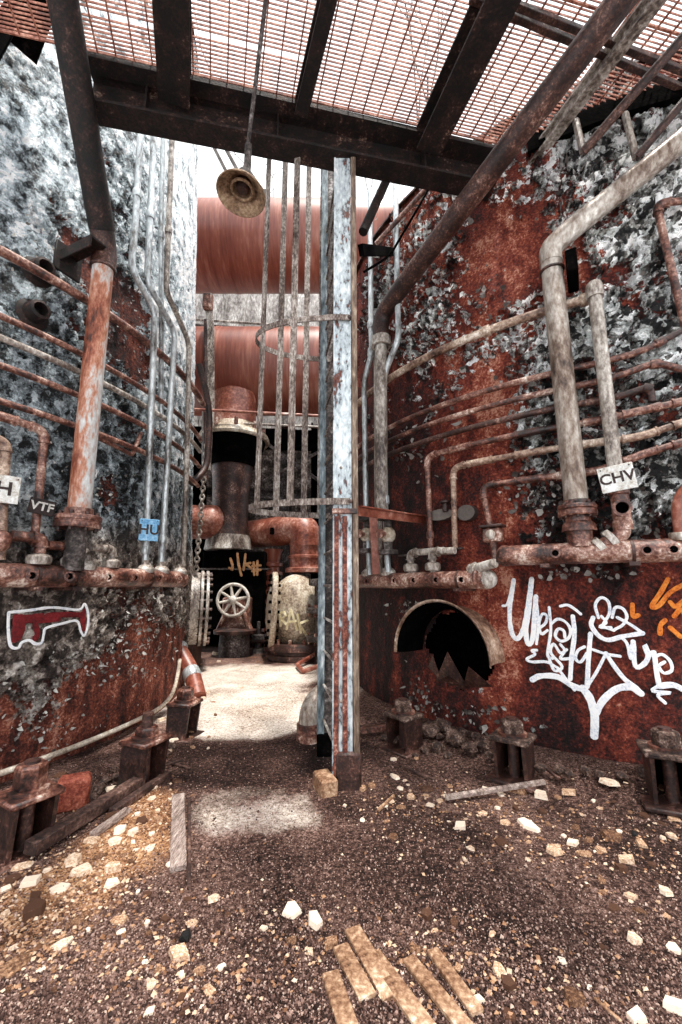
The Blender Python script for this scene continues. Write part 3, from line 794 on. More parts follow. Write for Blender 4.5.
def finish_pipe(name, label, run, arcs, r, mat, cat, group, collars, mat2, n):
    if not arcs and not collars:
        return tag(MB().tube(run, r, n).build(name, mat), label, cat, group)
    lo = min(run, key=lambda p: p.z)
    root = thing(name, label, cat, lo, group)
    root['_run'] = [list(p) for p in run]
    MB().tube(run, r, n).build('pipe_run', mat, root)
    for a in arcs:
        mb = MB().tube(a, r * 1.22, n)
        mb.tube([a[0], a[0].lerp(a[1], .55)], r * 1.45, n); mb.tube([a[-1], a[-1].lerp(a[-2], .55)], r * 1.45, n)
        mb.build('elbow', mat2 or mat, root)
    for (c, ln, k) in collars:
        i = min(range(len(run) - 1), key=lambda j: ((run[j] + run[j + 1]) / 2 - c).length)
        d = (run[i + 1] - run[i]).normalized()
        t = (c - run[i]).dot(d); p = run[i] + d * t
        mb = MB().lathe([(r * .9, -ln / 2), (r * k * .93, -ln / 2), (r * k, -ln / 2 + ln * .15), (r * k, ln / 2 - ln * .15), (r * k * .93, ln / 2), (r * .9, ln / 2)], p, d, n + 4)
        mb.build('collar' if ln < .12 else 'coupling', mat2 or mat, root)
    return root

def strap_to(T, p, r, root, mat, ln=.05, w=.03):
    """small bracket from a pipe to the tank shell"""
    th, z = T.tz(p)
    N = T.n(th)
    MB().bar(p, T.pt(th, z, -.01), w, .012).build('bracket', mat, root)

# ---- grey tank: ring pipes
G = 'ring pipes round the grey tank'
def ringL(label, picks, r, off, mat, end_px=188, cols=(), bends=None):
    q = [TL.flat(TL.hit(p[0], p[1], off)) for p in picks]
    z = sum(v.y for v in q) / len(q)
    a = TL.hit(-60, 500, off); b = TL.hit(end_px, 480, off)
    ta, tb = TL.tz(a)[0], TL.tz(b)[0]
    pts = [TL.pt(ta - .25, z, off), TL.pt(tb + .12, z, off)]
    root = pipe('ring_pipe', label, TL, pts, off, r, mat, group=G, collars=[((c, z), .07, 1.35) for c in ()])
    root2 = root
    return z
z0 = ringL('thick brown ring pipe, topmost on the grey tank', [(0, 242), (45, 272), (90, 305), (145, 348)], .043, .13, M['rust_pipe'])
z1 = ringL('second brown ring pipe from the top on the grey tank', [(0, 314), (38, 333), (84, 355), (147, 393)], .029, .12, M['rust_pipe'])
z2 = ringL('third ring pipe from the top on the grey tank, paler than the rest', [(0, 337), (81, 372.5), (147, 408)], .029, .12, M['grey_pipe'])
z3 = ringL('fourth ring pipe from the top on the grey tank', [(0, 364), (79, 394), (147, 430)], .029, .12, M['rust_pipe'])
z4 = ringL('fifth ring pipe from the top, lowest full ring on the grey tank', [(0, 391.5), (75, 422), (132, 458)], .029, .12, M['rust_pipe'])

HZL = TL.hit(90, 577, .22).z            # header height
def downpipe(label, picks, r, mat, off, tagname=None):
    return pipe('drop_pipe', label, TL, picks, off, r, mat, group='drop pipes bending down to the grey tank header', rad=.09, elbows=True)
downpipe('brown ring pipe that elbows down to the black lettered sign', [(-60, 398), (0, 416), (45, 431), (34, 545)], .033, M['rust_pipe'], .16)
downpipe('tan pipe that elbows down behind the scratched pale sign', [(-60, 430), (-20, 436), (6, 442), (0, 560)], .037, M['tan_pipe'], .18)

# header of the grey tank
def header(name, label, T, x0, x1, py, off, r, mat, ports, bands, z=None, th0=None, th1=None, endcap=True, slope=0):
    z = T.hit(py[0], py[1], off).z if z is None else z
    p0, p1 = T.hit(x0, 570, off), T.hit(x1, 570, off)
    t0, t1 = T.tz(p0)[0] % (2 * PI), T.tz(p1)[0] % (2 * PI)
    if abs(t1 - t0) > PI:
        if t0 > t1: t0 -= 2 * PI
        else: t1 -= 2 * PI
    k = 28
    run = [T.pt(t0 + (t1 - t0) * i / k, z, off) for i in range(k + 1)]
    root = thing(name, label, 'pipe', run[k // 2])
    MB().tube(run, r, 18).build('pipe_run', mat, root)
    cap = MB()
    for (e, f) in ((run[0], run[1]), (run[-1], run[-2])):
        d = (e - f).normalized()
        MB().lathe([(r, -.03), (r * 1.06, -.03), (r * 1.06, .02), (r * .8, .05), (r * .3, .07), (.001, .072)], e, d, 18).build('end_cap', mat, root)
    for px in ports:
        c = T.hit(px, py[1], off); th, _ = T.tz(c); N = T.n(th)
        look = (Vector((0, 0, CAMZ)) - c); look.z = 0
        N = (N + look.normalized()).normalized()
        c = T.pt(th, z, off) + N * (r * .85)
        po = MB().lathe([(r * .40, -.02), (r * .46, .02), (r * .46, .035), (r * .30, .035), (r * .28, .005), (.001, .005)], c, N, 14).build('port', mat, root)
        MB().lathe([(r * .29, .016), (.001, .017)], c, N, 12).build('bore', M['black_and_shade'], po)  # black disc puts the dark inside the port into colour
    for px in bands:
        c = T.hit(px, py[1], off); th, _ = T.tz(c)
        c = T.pt(th, z, off); t = Vector((-math.sin(th), math.cos(th), 0))
        MB().lathe([(r * 1.0, -.012), (r * 1.07, -.012), (r * 1.07, .012), (r * 1.0, .012)], c, t, 18).build('band', M['rust_dark'], root)
        N = T.n(th)
        MB().bar(c - Vector((0, 0, r * 1.1)) + N * (r * .9), T.pt(th, z - r * 1.1, -.02), .07, .03).build('support_bracket', M['rust_dark'], root)
    return root, z

HL, HZL = header('header_pipe', 'long rusty header pipe with round ports across the grey tank', TL, -45, 181, (90, 577), .22, .096, M['rust_pipe'], (28, 65, 104, 130, 154, 174), (34, 72, 147))

def on_header(T, px, off, z, dz):
    p = T.hit(px, 575, off); th, _ = T.tz(p)
    return T.pt(th, z + dz, off)

def stub(name, label, T, px, px_from, py, z, off, r, mat, group):
    """an elbow pipe: comes along the tank at py, turns down into the header through a union nut"""
    b = on_header(T, px, off, z, .06)
    zt = T.hit(px, py, off).z
    c = on_header(T, px, off, zt, 0); a = T.pt(T.tz(T.hit(px_from, 575, off))[0], zt, off)
    root = pipe(name, label, T, [a, c, b], off, r, mat, group=group, rad=.06, elbows=True)
    un = MB().lathe([(r, -.045), (r * 2.0, -.04), (r * 2.2, -.02), (r * 2.2, .02), (r * 1.9, .035), (r, .05)], b + Vector((0, 0, .075)), (0, 0, 1), 10)
    un.build('union_nut', M['grey_pipe'], root, ang=.4)
    return root
GS = 'elbow stubs on the grey tank header'
stub('elbow_stub', 'rusty elbow stub next to the ball-ended pipe on the grey tank header', TL, 37, 6, 538, HZL, .22, .044, M['rust_pipe'], GS)
stub('elbow_stub', 'rusty elbow stub in the middle of three on the grey tank header', TL, 70, 44, 547, HZL, .22, .040, M['rust_pipe'], GS)
stub('elbow_stub', 'elbow stub beyond the big flanged pipe on the grey tank header', TL, 110, 88, 549, HZL, .22, .036, M['grey_pipe'], GS)
p = TL.hit(-2, 541, .34)
ball = thing('pipe_end', 'rounded rusty pipe end jutting in below the scratched pale sign', 'pipe', p)
d = TL.n(TL.tz(p)[0])
MB().sphere(p, .088, 18).build('ball', M['rust_pipe'], ball)
MB().cyl(p, TL.pt(TL.tz(p)[0], p.z, -.02), .05).build('pipe_run', M['rust_pipe'], ball)

# big pipe of the grey tank: flange, upright, bracket, slanting upper length
zt_ = TL.hit(104, 262, .28)
B0 = on_header(TL, 79, .22, HZL, .06)
FL = TL.hit(78, 522, .27)
top = TL.hit(104, 258, .30)
up_end = at_z(58, -30, 6.2)
base = Vector((FL.x, FL.y, HZL + .05))
run1 = [base, FL, top]
bigL = thing('riser_pipe', 'thick faded riser pipe with bolted flange, bent toward the roof on the grey tank', 'pipe', base)
MB().tube([base, Vector((FL.x, FL.y, FL.z - .02))], .085, 18).build('lower_stub', M['dark_grey'], bigL)
fl = MB().lathe([(.08, -.06), (.185, -.06), (.19, -.05), (.19, -.012), (.18, -.005), (.18, .005), (.19, .012), (.19, .045), (.18, .055), (.12, .06), (.115, .12)], FL, (0, 0, 1), 28)
flo = fl.build('flange', M['rust_pipe'], bigL, ang=.5)
for k in range(8):
    a = 2 * PI * k / 8 + .2
    c = FL + Vector((math.cos(a) * .155, math.sin(a) * .155, 0))
    MB().cyl(c + Vector((0, 0, -.085)), c + Vector((0, 0, .085)), .018, n=6).build('bolt', M['rust_dark'], flo)
MB().tube([Vector((FL.x, FL.y, FL.z)), top], .096, 22).build('pipe_run', M['column_pipe'], bigL)
upd = (up_end - top).normalized()
el = fillet([top - Vector((0, 0, .12)), top + Vector((0, 0, .1)), top + Vector((0, 0, .1)) + upd * .3], .2, 8)
MB().tube(el, .112, 20).build('elbow', M['rust_dark'], bigL)
MB().tube([top + Vector((0, 0, .1)) + upd * .16, up_end], .116, 20).build('slanting_run', M['beam'], bigL)
MB().torus(top - Vector((0, 0, .12)), (0, 0, 1), .102, .016, 24, 8).build('clamp_ring', M['rust_dark'], bigL)
th, _ = TL.tz(top); N = TL.n(th); Tn = Vector((-math.sin(th), math.cos(th), 0))
bk = thing('pipe_bracket', 'black angle bracket holding the thick riser pipe to the grey tank', 'bracket', TL.pt(th, top.z - .05, 0))
MB().box(top - N * .10 + Vector((0, 0, .0)) + Tn * -.16, (.5, .16, .025), (N, Tn, Vector((0, 0, 1))), .006).build('shelf_plate', M['beam'], bk)
MB().box(top - N * .10 + Vector((0, 0, -.05)) + Tn * -.235, (.5, .02, .12), (N, Tn, Vector((0, 0, 1))), .005).build('flange', M['beam'], bk)
MB().box(TL.pt(th, top.z - .06, .0) + Tn * -.16, (.03, .26, .3), (N, Tn, Vector((0, 0, 1))), .006).build('back_plate', M['beam'], bk)
# two rough sockets on the shell between the top rings
for (px, py, lb) in ((38, 272, 'black rusted socket on the grey tank, below the top ring pipe'), (33, 314, 'broken rusty stub pipe end between ring pipes on the grey tank')):
    c = TL.hit(px, py, 0); th, z = TL.tz(c)
    s = thing('pipe_socket', lb, 'pipe', c)
    MB().lathe([(.10, -.02), (.10, .05), (.085, .14), (.06, .15), (.055, .02), (.001, .01)], c, TL.n(th), 14).build('socket', M['beam'], s)
    MB().lathe([(.14, -.01), (.12, .02), (.09, .03)], c, TL.n(th), 14).build('collar', M['beam'], s)

# conduits of the grey tank
GC = 'pale conduits with a sideways jog on the grey tank'
def conduit(label, picks, r, off, mat, cols, low=None):
    return pipe('conduit', label, TL, picks, off, r, mat, group=GC, rad=.12, collars=[(c, .09, 1.35) for c in cols])
def hp(px): return on_header(TL, px, .22, HZL, .05)
def Lp(px, py, off): return TL.hit(px, py, off)
conduit('pale jogged conduit with the blue sign at its foot', [(143, 90), (135, 230), (131, 268), (155, 312), (150, 440), (145, 565)], .036, .2, M['white_pipe'], [(138, 195), (146, 550)])
conduit('pale jogged conduit second from the blue sign', [(156, 90), (150, 220), (147, 282), (175, 333), (168, 450), (161, 566)], .036, .2, M['white_pipe'], [(150, 215), (162, 540)])
conduit('jogged conduit running brown below its bend, beside the passage', [(174, 90), (168, 240), (166, 292), (189, 343), (187, 450), (183, 566)], .034, .2, M['grey_pipe'], [(172, 235), (186, 520)])
conduit('straight pale conduit passing behind the jogged ones', [(164, 90), (161, 230), (161, 420)], .03, .1, M['white_pipe'], [(161, 235)])
def union(T, px, off, z, label, parent_name='union_fitting'):
    b = on_header(T, px, off, z, .075)
    u = thing('union_fitting', label, 'fitting', b, 'domed unions on the header pipes')
    MB().lathe([(.03, -.02), (.085, -.015), (.09, .0), (.09, .03), (.065, .06), (.04, .075), (.03, .12)], b, (0, 0, 1), 12).build('nut', M['grey_pipe'], u, ang=.45)
    MB().lathe([(.075, -.03), (.075, -.012), (.02, -.012)], b, (0, 0, 1), 14).build('collar', M['rust_pipe'], u)
union(TL, 145, .22, HZL, 'domed union on the grey tank header, under the blue sign')
union(TL, 161, .22, HZL, 'domed union on the grey tank header, next past the blue sign')
union(TL, 180, .22, HZL, 'domed union at the far end of the grey tank header')
union(TL, 85, .22, HZL, 'lumpy union beside the flanged riser on the grey tank header')
# bent strut on the shell
pipe('bent_strut', 'thin bent strut hanging from the lowest ring pipe on the grey tank', TL, [(98, 438), (132, 455), (141, 433)], .10, .022, M['rust_pipe'], rad=.03)

# signs of the grey tank
def sign(T, px, py, off, w, h, mat, label, words, tmat, size, slant=0.0, tilt=0.0, name='pipe_sign', face=0.0, bend=False):
    c = T.hit(px, py, off); th, _ = T.tz(c); N = T.n(th)
    look = (Vector((0, 0, CAMZ + .3)) - c).normalized()
    N = (N * (1 - face) + look * face).normalized()
    X = Vector((0, 0, 1)).cross(N).normalized(); Y = N.cross(X)
    R_ = Matrix.Rotation(slant, 3, N); X, Y = R_ @ X, R_ @ Y
    s = thing(name, label, 'sign', c)
    if bend:
        mb = MB(); k = 10
        V = []
        for i in range(k + 1):
            u = (i / k - .5)
            b_ = .035 * math.sin((i / k) * PI)
            for (e, d_) in ((-1, 0), (1, 0), (1, -.006), (-1, -.006)):
                V.append(c + X * (u * w + (.05 * (-e) * 0)) + Y * (e * h / 2) + N * (b_ + d_))
        Fc = []
        for i in range(k):
            for q in range(4): Fc.append((i * 4 + q, i * 4 + (q + 1) % 4, i * 4 + 4 + (q + 1) % 4, i * 4 + 4 + q))
        Fc += [(3, 2, 1, 0), tuple(range(k * 4, k * 4 + 4))]
        mb.add(V, Fc).build('plate', mat, s)
        z_ = .038
    else:
        MB().box(c, (w, h, .012), (X, Y, N), .004).build('plate', mat, s); z_ = .008
    for sx in (-1, 1):
        MB().cyl(c + X * sx * w * .4 + Y * h * .4 + N * .004, c + X * sx * w * .4 + Y * h * .4 + N * .014, .006, n=6).build('rivet', M['rust_dark'], s)
    if words:
        text_mesh(words, size, c + N * z_ - Y * .0, X, Y, .0015, 'lettering', tmat, s)
    return s
sign(TL, 149, 530, .26, .20, .24, M['sign_blue'], 'small blue metal sign on the pale conduit of the grey tank', 'HU', M['black_paint'], .15, face=.8)
sign(TL, 42, 507, .24, .19, .13, M['sign_black'], 'black curled sign with scratched letters under the brown elbow pipe', 'VTF', M['pale_paint'], .10, slant=-.12, face=.55)
sign(TL, 4, 489, .27, .20, .22, M['sign_white'], 'pale scratched sign wrapped on the tan elbow pipe at the frame edge', 'H', M['black_paint'], .15, face=.6)

# ---- red tank: ring pipes
GR = 'ring pipes round the red tank'
def ringR(label, picks, r, mat, off=.12, elbow=False, cols=(), lv=None, drop=None, smooth=False, far=True):
    """lv picks are averaged to one level; the rest of the picks rise or fall as seen"""
    q = [TR.flat(TR.hit(px, py, off)) for (px, py) in lv]
    z = sum(v.y for v in q) / len(q)
    pts = []
    if far:
        t, _ = TR.tz(TR.hit(345, 500, off)); pts.append(TR.pt(t % (2 * PI) - .25, z, off))
    if drop:
        th0 = TR.tz(TR.hit(drop[0], drop[1], off))[0]
        pts.append(TR.hit(drop[2], drop[3], off) if len(drop) > 2 else None)
        pts.append(TR.pt(th0, z, off))
    for px, py in lv[(1 if drop else 0):]:
        t, _ = TR.tz(TR.hit(px, py, off)); pts.append(TR.pt(t, z, off))
    for px, py in picks: pts.append(TR.hit(px, py, off))
    if picks and picks[-1][0] > 690:      # carry on round the tank
        f0, f1 = TR.flat(pts[-2]), TR.flat(pts[-1])
        pts.append(TR.unflat(f1 + Vector((1.2, (f1.y - f0.y) / max(f1.x - f0.x, .01) * .3, 0)), off))
    return pipe('ring_pipe', label, TR, pts, off, r, mat, group=GR, rad=.1, elbows=elbow, collars=[(c, .07, 1.4) for c in cols])
ringR('thick cream ring pipe, topmost on the red tank', [], .042, M['tan_pipe'], lv=[(395, 372), (450, 346), (510, 325), (560, 308), (586, 300)], cols=[(487, 334), (584, 301)])
ringR('red-brown ring pipe, second from the top on the red tank', [(640, 352), (668, 338), (720, 310)], .029, M['rust_pipe'], lv=[(395, 419), (450, 402), (530, 383), (600, 367)], cols=[(660, 343)])
ringR('ring pipe third from the top on the red tank, kinked near its end', [(630, 372), (656, 362), (682, 370), (720, 376)], .029, M['rust_pipe'], lv=[(395, 434), (450, 417), (530, 399), (600, 385)], cols=[(655, 363)])
ringR('crusted ring pipe fourth from the top on the red tank', [(628, 394), (650, 386), (652, 402)], .030, M['rust_dark'], lv=[(397, 449), (450, 433), (530, 416), (600, 402)], cols=[(648, 387)])
ringR('ring pipe that turns down at an elbow beside the red angle bar', [(640, 411), (690, 400), (730, 393)], .029, M['rust_pipe'], elbow=True, far=False, lv=[(427, 456), (460, 447), (530, 434), (600, 420)], drop=(427, 456, 431, 553), cols=[(656, 408), (430, 535)])
ringR('pale ring pipe with an elbow dropping to the short header', [(640, 437), (690, 420), (730, 410)], .029, M['tan_pipe'], elbow=True, far=False, lv=[(453, 467), (480, 462), (530, 452), (600, 443)], drop=(453, 467, 455, 548))
ringR('lowest ring pipe of the red tank, its elbow above a small valve', [(640, 455), (690, 440), (730, 430)], .029, M['rust_pipe'], elbow=True, far=False, lv=[(482, 490), (530, 481), (570, 473), (600, 466)], drop=(482, 490, 491, 530))

# lower header of the red tank
HR, HZR = header('header_pipe', 'short rusty header pipe by the hood on the red tank', TR, 352, 483, (440, 580), .22, .085, M['rust_pipe'], (371, 398, 417, 439, 464), (460,))
def on_hr(px, dz): return on_header(TR, px, .22, HZR, dz)
GRS = 'elbow stubs on the short header of the red tank'
def stubR(label, px, px_from, py, r, z=HZR, off=.22):
    return stub('elbow_stub', label, TR, px, px_from, py, z, off, r, M['grey_pipe'], GRS)
stubR('elbow stub on the short header, closer to the ladder', 411, 445, 553, .036)
stubR('elbow stub on the short header, below the dropping ring pipe', 433, 456, 552, .036)
union(TR, 369, .22, HZR, 'flat union on the short header right behind the ladder')
union(TR, 388, .22, HZR, 'domed union on the short header below the pale conduits')
# end group of the lower header: ball cap and slanting branch
c = TR.hit(487, 579, .22)
bc = thing('ball_cap', 'round rusty ball cap at the end of the short header', 'fitting', c)
MB().sphere(c, .092, 18).build('ball', M['grey_pipe'], bc); MB().torus(c - Vector((.09, 0, 0)), Vector((-1, .9, 0)), .07, .02, 18, 8).build('neck', M['rust_pipe'], bc)
a = on_hr(472, .09); b_ = TR.hit(474, 571, .26); e_ = TR.hit(495, 563, .34)
MB_ = pipe3('branch_pipe', 'slanting pale branch pipe rising off the end of the short header', [a, b_ + Vector((0, 0, .02)), e_], .042, M['grey_pipe'], rad=.05, elbows=True)
# small valve above the branch
c = TR.hit(493, 535, .22); th, _ = TR.tz(c); N = TR.n(th); X = Vector((0, 0, 1)).cross(N).normalized()
v = thing('gauge_box', 'small crusted valve box under the lowest elbow of the red tank', 'valve', c)
MB().box(c, (.17, .10, .13), (X, N, Vector((0, 0, 1))), .015).build('housing', M['rust_pipe'], v)
MB().box(c + Vector((0, 0, .08)), (.21, .14, .025), (X, N, Vector((0, 0, 1))), .006).build('cover', M['rust_dark'], v)
MB().lathe([(.04, 0), (.045, .02), (.02, .03), (.001, .03)], c + N * .05, N, 12).build('dial', M['cream_pipe'], v)
MB().tube([c - Vector((0, 0, .06)), TR.hit(496, 563, .3)], .03, 10).build('lower_pipe', M['rust_dark'], v)
# oval plates bolted on the shell
c = TR.hit(455, 512, .05); th, _ = TR.tz(c); N = TR.n(th); X = Vector((0, 0, 1)).cross(N).normalized()
pl = thing('shell_clamp', 'grey lobed plates clamped on the red tank beside the angle bar', 'bracket', c)
for (px, py, sx, sz) in ((441, 515, .16, .06), (467, 513, .10, .08)):
    q = TR.hit(px, py, .05)
    MB().hull([q + X * math.cos(k * PI / 8) * sx + Vector((0, 0, math.sin(k * PI / 8) * sz)) + N * e for k in range(16) for e in (-.05, .03)]).build('plate', M['flake'], pl)
q = TR.hit(445, 503, .10)
MB().cyl(q - Vector((0, 0, .09)), q, .03, n=10).lathe([(.0, .03), (.05, .02), (.055, 0), (.03, -.01)], q, (0, 0, 1), 10).build('knob', M['rust_dark'], pl)
MB().bar(TR.hit(400, 556, .15), TR.hit(462, 548, .15), .06, .015).build('ledge', M['dark_grey'], pl)

# upper header of the red tank
HU, HZU = header('header_pipe', 'rust-red header pipe under the lettered white sign', TR, 506, 860, (580, 553), .26, .088, M['rust_pipe'], (556, 646, 672), (545, 632))
# pale riser of the red tank
FR = TR.hit(577, 510, .26); b0 = Vector((FR.x, FR.y, HZU + .05)); tp = TR.hit(551, 262, .26)
far = at_z(760, 78, 5.6)
rz = thing('riser_pipe', 'thick cream riser pipe on the red tank, bent over toward the roof', 'pipe', b0)
MB().tube([b0, FR], .095, 18).build('lower_stub', M['rust_pipe'], rz)
MB().lathe([(.13, -.18), (.12, -.12), (.10, -.1)], FR, (0, 0, 1), 20).build('weld_collar', M['rust_pipe'], rz)
fo = MB().lathe([(.09, -.055), (.14, -.055), (.146, -.045), (.146, -.008), (.138, 0), (.146, .008), (.146, .03), (.138, .04), (.10, .045), (.098, .08)], FR, (0, 0, 1), 26).build('flange', M['rust_pipe'], rz, ang=.5)
for k in range(8):
    a = 2 * PI * k / 8 + .3; q = FR + Vector((math.cos(a) * .12, math.sin(a) * .12, 0))
    MB().cyl(q - Vector((0, 0, .07)), q + Vector((0, 0, .06)), .016, n=6).build('bolt', M['rust_dark'], fo)
MB().tube([FR, tp], .090, 22).build('pipe_run', M['cream_pipe'], rz)
d = (far - tp).normalized()
MB().tube(fillet([tp - Vector((0, 0, .02)), tp + Vector((0, 0, .14)), tp + Vector((0, 0, .14)) + d * .36], .22, 8), .097, 20).build('elbow', M['cream_pipe'], rz)
MB().tube([tp + Vector((0, 0, .14)) + d * .22, far], .094, 20).build('slanting_run', M['cream_pipe'], rz)
MB().torus(tp - Vector((0, 0, .10)), (0, 0, 1), .094, .014, 24, 8).build('clamp_ring', M['rust_dark'], rz)
th, _ = TR.tz(tp); N = TR.n(th); X = Vector((0, 0, 1)).cross(N).normalized()
MB().box(tp - N * .06 + X * .16 + Vector((0, 0, -.12)), (.09, .34, .22), (X, N, Vector((0, 0, 1))), .01).build('clamp_bracket', M['black_and_shade'], rz)
# lettered riser
s0 = TR.hit(620, 512, .24); s1 = TR.hit(594, 288, .24); el0 = TR.hit(622, 532, .26); el1 = TR.hit(590, 553, .28)
lr = thing('capped_pipe', 'narrower pale pipe with a domed cap above the lettered white sign', 'pipe', el1)
MB().tube([s0, s1], .054, 18).build('pipe_run', M['grey_pipe'], lr)
MB().lathe([(.056, -.1), (.068, -.1), (.07, .0), (.062, .035), (.034, .06), (.001, .065)], s1, (0, 0, 1), 18).build('cap', M['grey_pipe'], lr)
zf = TR.hit(621, 509, .24); th, _ = TR.tz(zf); N = (TR.n(th) + (Vector((0, 0, CAMZ)) - zf).normalized()).normalized()
te = MB().lathe([(.03, -.17), (.07, -.17), (.07, -.10), (.064, -.09), (.064, .11), (.074, .12), (.074, .2), (.055, .21)], zf, (0, 0, 1), 18)
te.build('tee', M['rust_pipe'], lr)
po = MB().lathe([(.06, .0), (.06, .12), (.066, .12), (.066, .145), (.045, .145), (.045, .06), (.001, .06)], zf, N, 18).build('tee_mouth', M['rust_pipe'], lr)
MB().lathe([(.045, .075), (.001, .076)], zf, N, 12).build('bore', M['black_and_shade'], po)  # black disc puts the dark of the tee mouth into colour
MB().tube(fillet([zf - Vector((0, 0, .14)), el0 - Vector((0, 0, .02)), el1], .1, 6), .056, 16).build('elbow', M['rust_pipe'], lr)
for f in (.35, .7):
    q = el0.lerp(el1, f); dd = (el1 - el0).normalized()
    MB().lathe([(.06, -.03), (.08, -.025), (.08, .025), (.06, .03)], q, dd, 16).build('coupling', M['grey_pipe'], lr)
sign(TR, 617, 478, .33, .24, .205, M['sign_white'], 'dented white metal sign with black capital letters on the capped pipe', 'CHV', M['black_paint'], .118, slant=.12, face=.7)
# red bend at the frame edge
c = TR.hit(681, 527, .26); c2_ = TR.hit(679, 500, .28); c3_ = TR.hit(700, 478, .3)
pipe3('bend_pipe', 'red bent pipe rising from the header pipe at the frame edge', [Vector((c.x, c.y, HZU)), c2_, c3_, c3_ + Vector((.3, -.1, .1))], .055, M['orange_pipe'], rad=.12, collars=[(Vector((c.x, c.y, HZU + .10)), .06, 1.6)], mat2=M['cream_pipe'])
# short tie between the two ring pipes
# pale conduits between the ladder and the red tank
GRC = 'pale conduits between the ladder and the red tank'
def condR(label, picks, r, off, mat, cols): return pipe('conduit', label, TR, picks, off, r, mat, group=GRC, rad=.12, collars=[(c, .1, 1.4) for c in cols])
condR('thin pale conduit nearer the ladder, jogged below the roof beam', [(370, 190), (371, 330), (372, 352), (364, 382), (366, 505), (370, 575)], .034, .30, M['white_pipe'], [(371, 325), (372, 352)])
condR('bright pale conduit that jogs behind the slanting brown pipe', [(395, 165), (398, 320), (399, 338), (384, 375), (385, 500), (388, 572)], .036, .26, M['white_pipe'], [(385, 500)])
condR('grey pipe standing straight beside the bright pale conduit', [(377, 345), (378, 500), (379, 573)], .045, .2, M['grey_pipe'], [(377, 350)])
# slanting brown pipe of the red tank
q0 = TR.hit(381, 520, .30); q1 = TR.hit(381, 335, .30); q2 = at_z(640, -25, 5.62)
sl = thing('riser_pipe', 'dark brown pipe slanting up across the red tank to the grating', 'pipe', q0)
MB().tube([q0, q1], .075, 18).build('pipe_run', M['grey_pipe'], sl)
d = (q2 - q1).normalized()
MB().tube(fillet([q1 - Vector((0, 0, .05)), q1 + Vector((0, 0, .25)), q1 + Vector((0, 0, .25)) + d * .5], .32, 8), .100, 20).build('elbow', M['rust_dark'], sl)
MB().tube([q1 + Vector((0, 0, .25)) + d * .3, q2], .102, 20).build('slanting_run', M['rust_dark'], sl)
MB().lathe([(.09, -.06), (.12, -.06), (.12, .06), (.09, .06)], q1 - Vector((0, 0, .1)), (0, 0, 1), 18).build('coupling', M['grey_pipe'], sl)
# red angle bar and its post behind the ladder
a = at_y(358, 511, 3.62); b_ = TR.hit(424, 520, -.01)
an = thing('angle_bar', 'red angle iron tying the ladder to the red tank', 'bar', a)
MB().bar(a, b_, .012, .085).build('web', M['orange_pipe'], an)
MB().bar(a + Vector((0, 0, .04)), b_ + Vector((0, 0, .04)), .08, .012).build('flange', M['orange_pipe'], an)
a = TR.hit(373, 517, .42); b_ = TR.hit(376, 574, .34)
tag(MB().bar(a, b_, .085, .03, Vector((0, 1, 0)), .004).build('flat_post', M['orange_pipe']), 'red upright flat bar standing on the short header behind the ladder', 'bar')
for (px, py, lb, r) in ((367, 535, 'pale crusted valve behind the ladder, beside the red upright bar', .11), (388, 535, 'crusted valve under the bright pale conduit by the red upright bar', .11)):
    c = TR.hit(px, py, .30)
    v = thing('small_valve', lb, 'valve', c, 'crusted valves behind the ladder')
    MB().sphere(c, r * .8, 12, (1, 1, 1.1)).build('body', M['pale_iron'], v)
    MB().lathe([(r * .3, -.22), (r, -.22), (r, -.17), (r * .45, -.16), (r * .4, .16), (r, .17), (r, .21), (r * .3, .21)], c, (0, 0, 1), 14).build('flange', M['dark_grey'], v)
    MB().lathe([(.03, 0), (.03, .14), (.05, .15), (.05, .18), (.001, .18)], c, (-.6, -.8, 0), 10).build('spindle', M['rust_pipe'], v)
# pipes along the upper edge of the red tank
tb = [at_z(720, 200, 4.5)]
a, b_, c = TR.hit(720, 198, .12), TR.hit(656, 204, .12), TR.hit(686, 330, .12)
pipe('edge_pipe', 'thin brown pipe with a square bend high on the red tank', TR, [a, b_, c], .12, .03, M['rust_pipe'], rad=.08, elbows=True)
# ------------------------------------------------------------------ roof grating, beams
GZ = 6.1
A0, A1 = at_z(85, 95, 5.86), at_z(480, 177, 5.86)
bu = Vector((A1.x - A0.x, A1.y - A0.y, 0)).normalized()
bm_a, bm_b = A0 + bu * .06, A1 + bu * .12
MBb = MB().ibeam(bm_a + Vector((0, 0, .0)), bm_b, .22, .34, .03, .02)
bmo = thing('roof_beam', 'long black steel beam across the passage under the grating', 'beam', (bm_a + bm_b) / 2, kind='thing')
MBb.build('girder', M['beam'], bmo)
# stiffeners and the angle bolted along the top
for f in (.12, .42, .80):
    p = bm_a.lerp(bm_b, f)
    MB().box(p, (.016, .20, .28), (bu, Vector((-bu.y, bu.x, 0)), Vector((0, 0, 1)))).build('stiffener', M['beam'], bmo)
bv = Vector((-bu.y, bu.x, 0))
MB().bar(bm_a - bv * .16 + Vector((0, 0, .145)), bm_b - bv * .13 + Vector((0, 0, .165)), .14, .05).build('edge_angle', M['beam'], bmo)

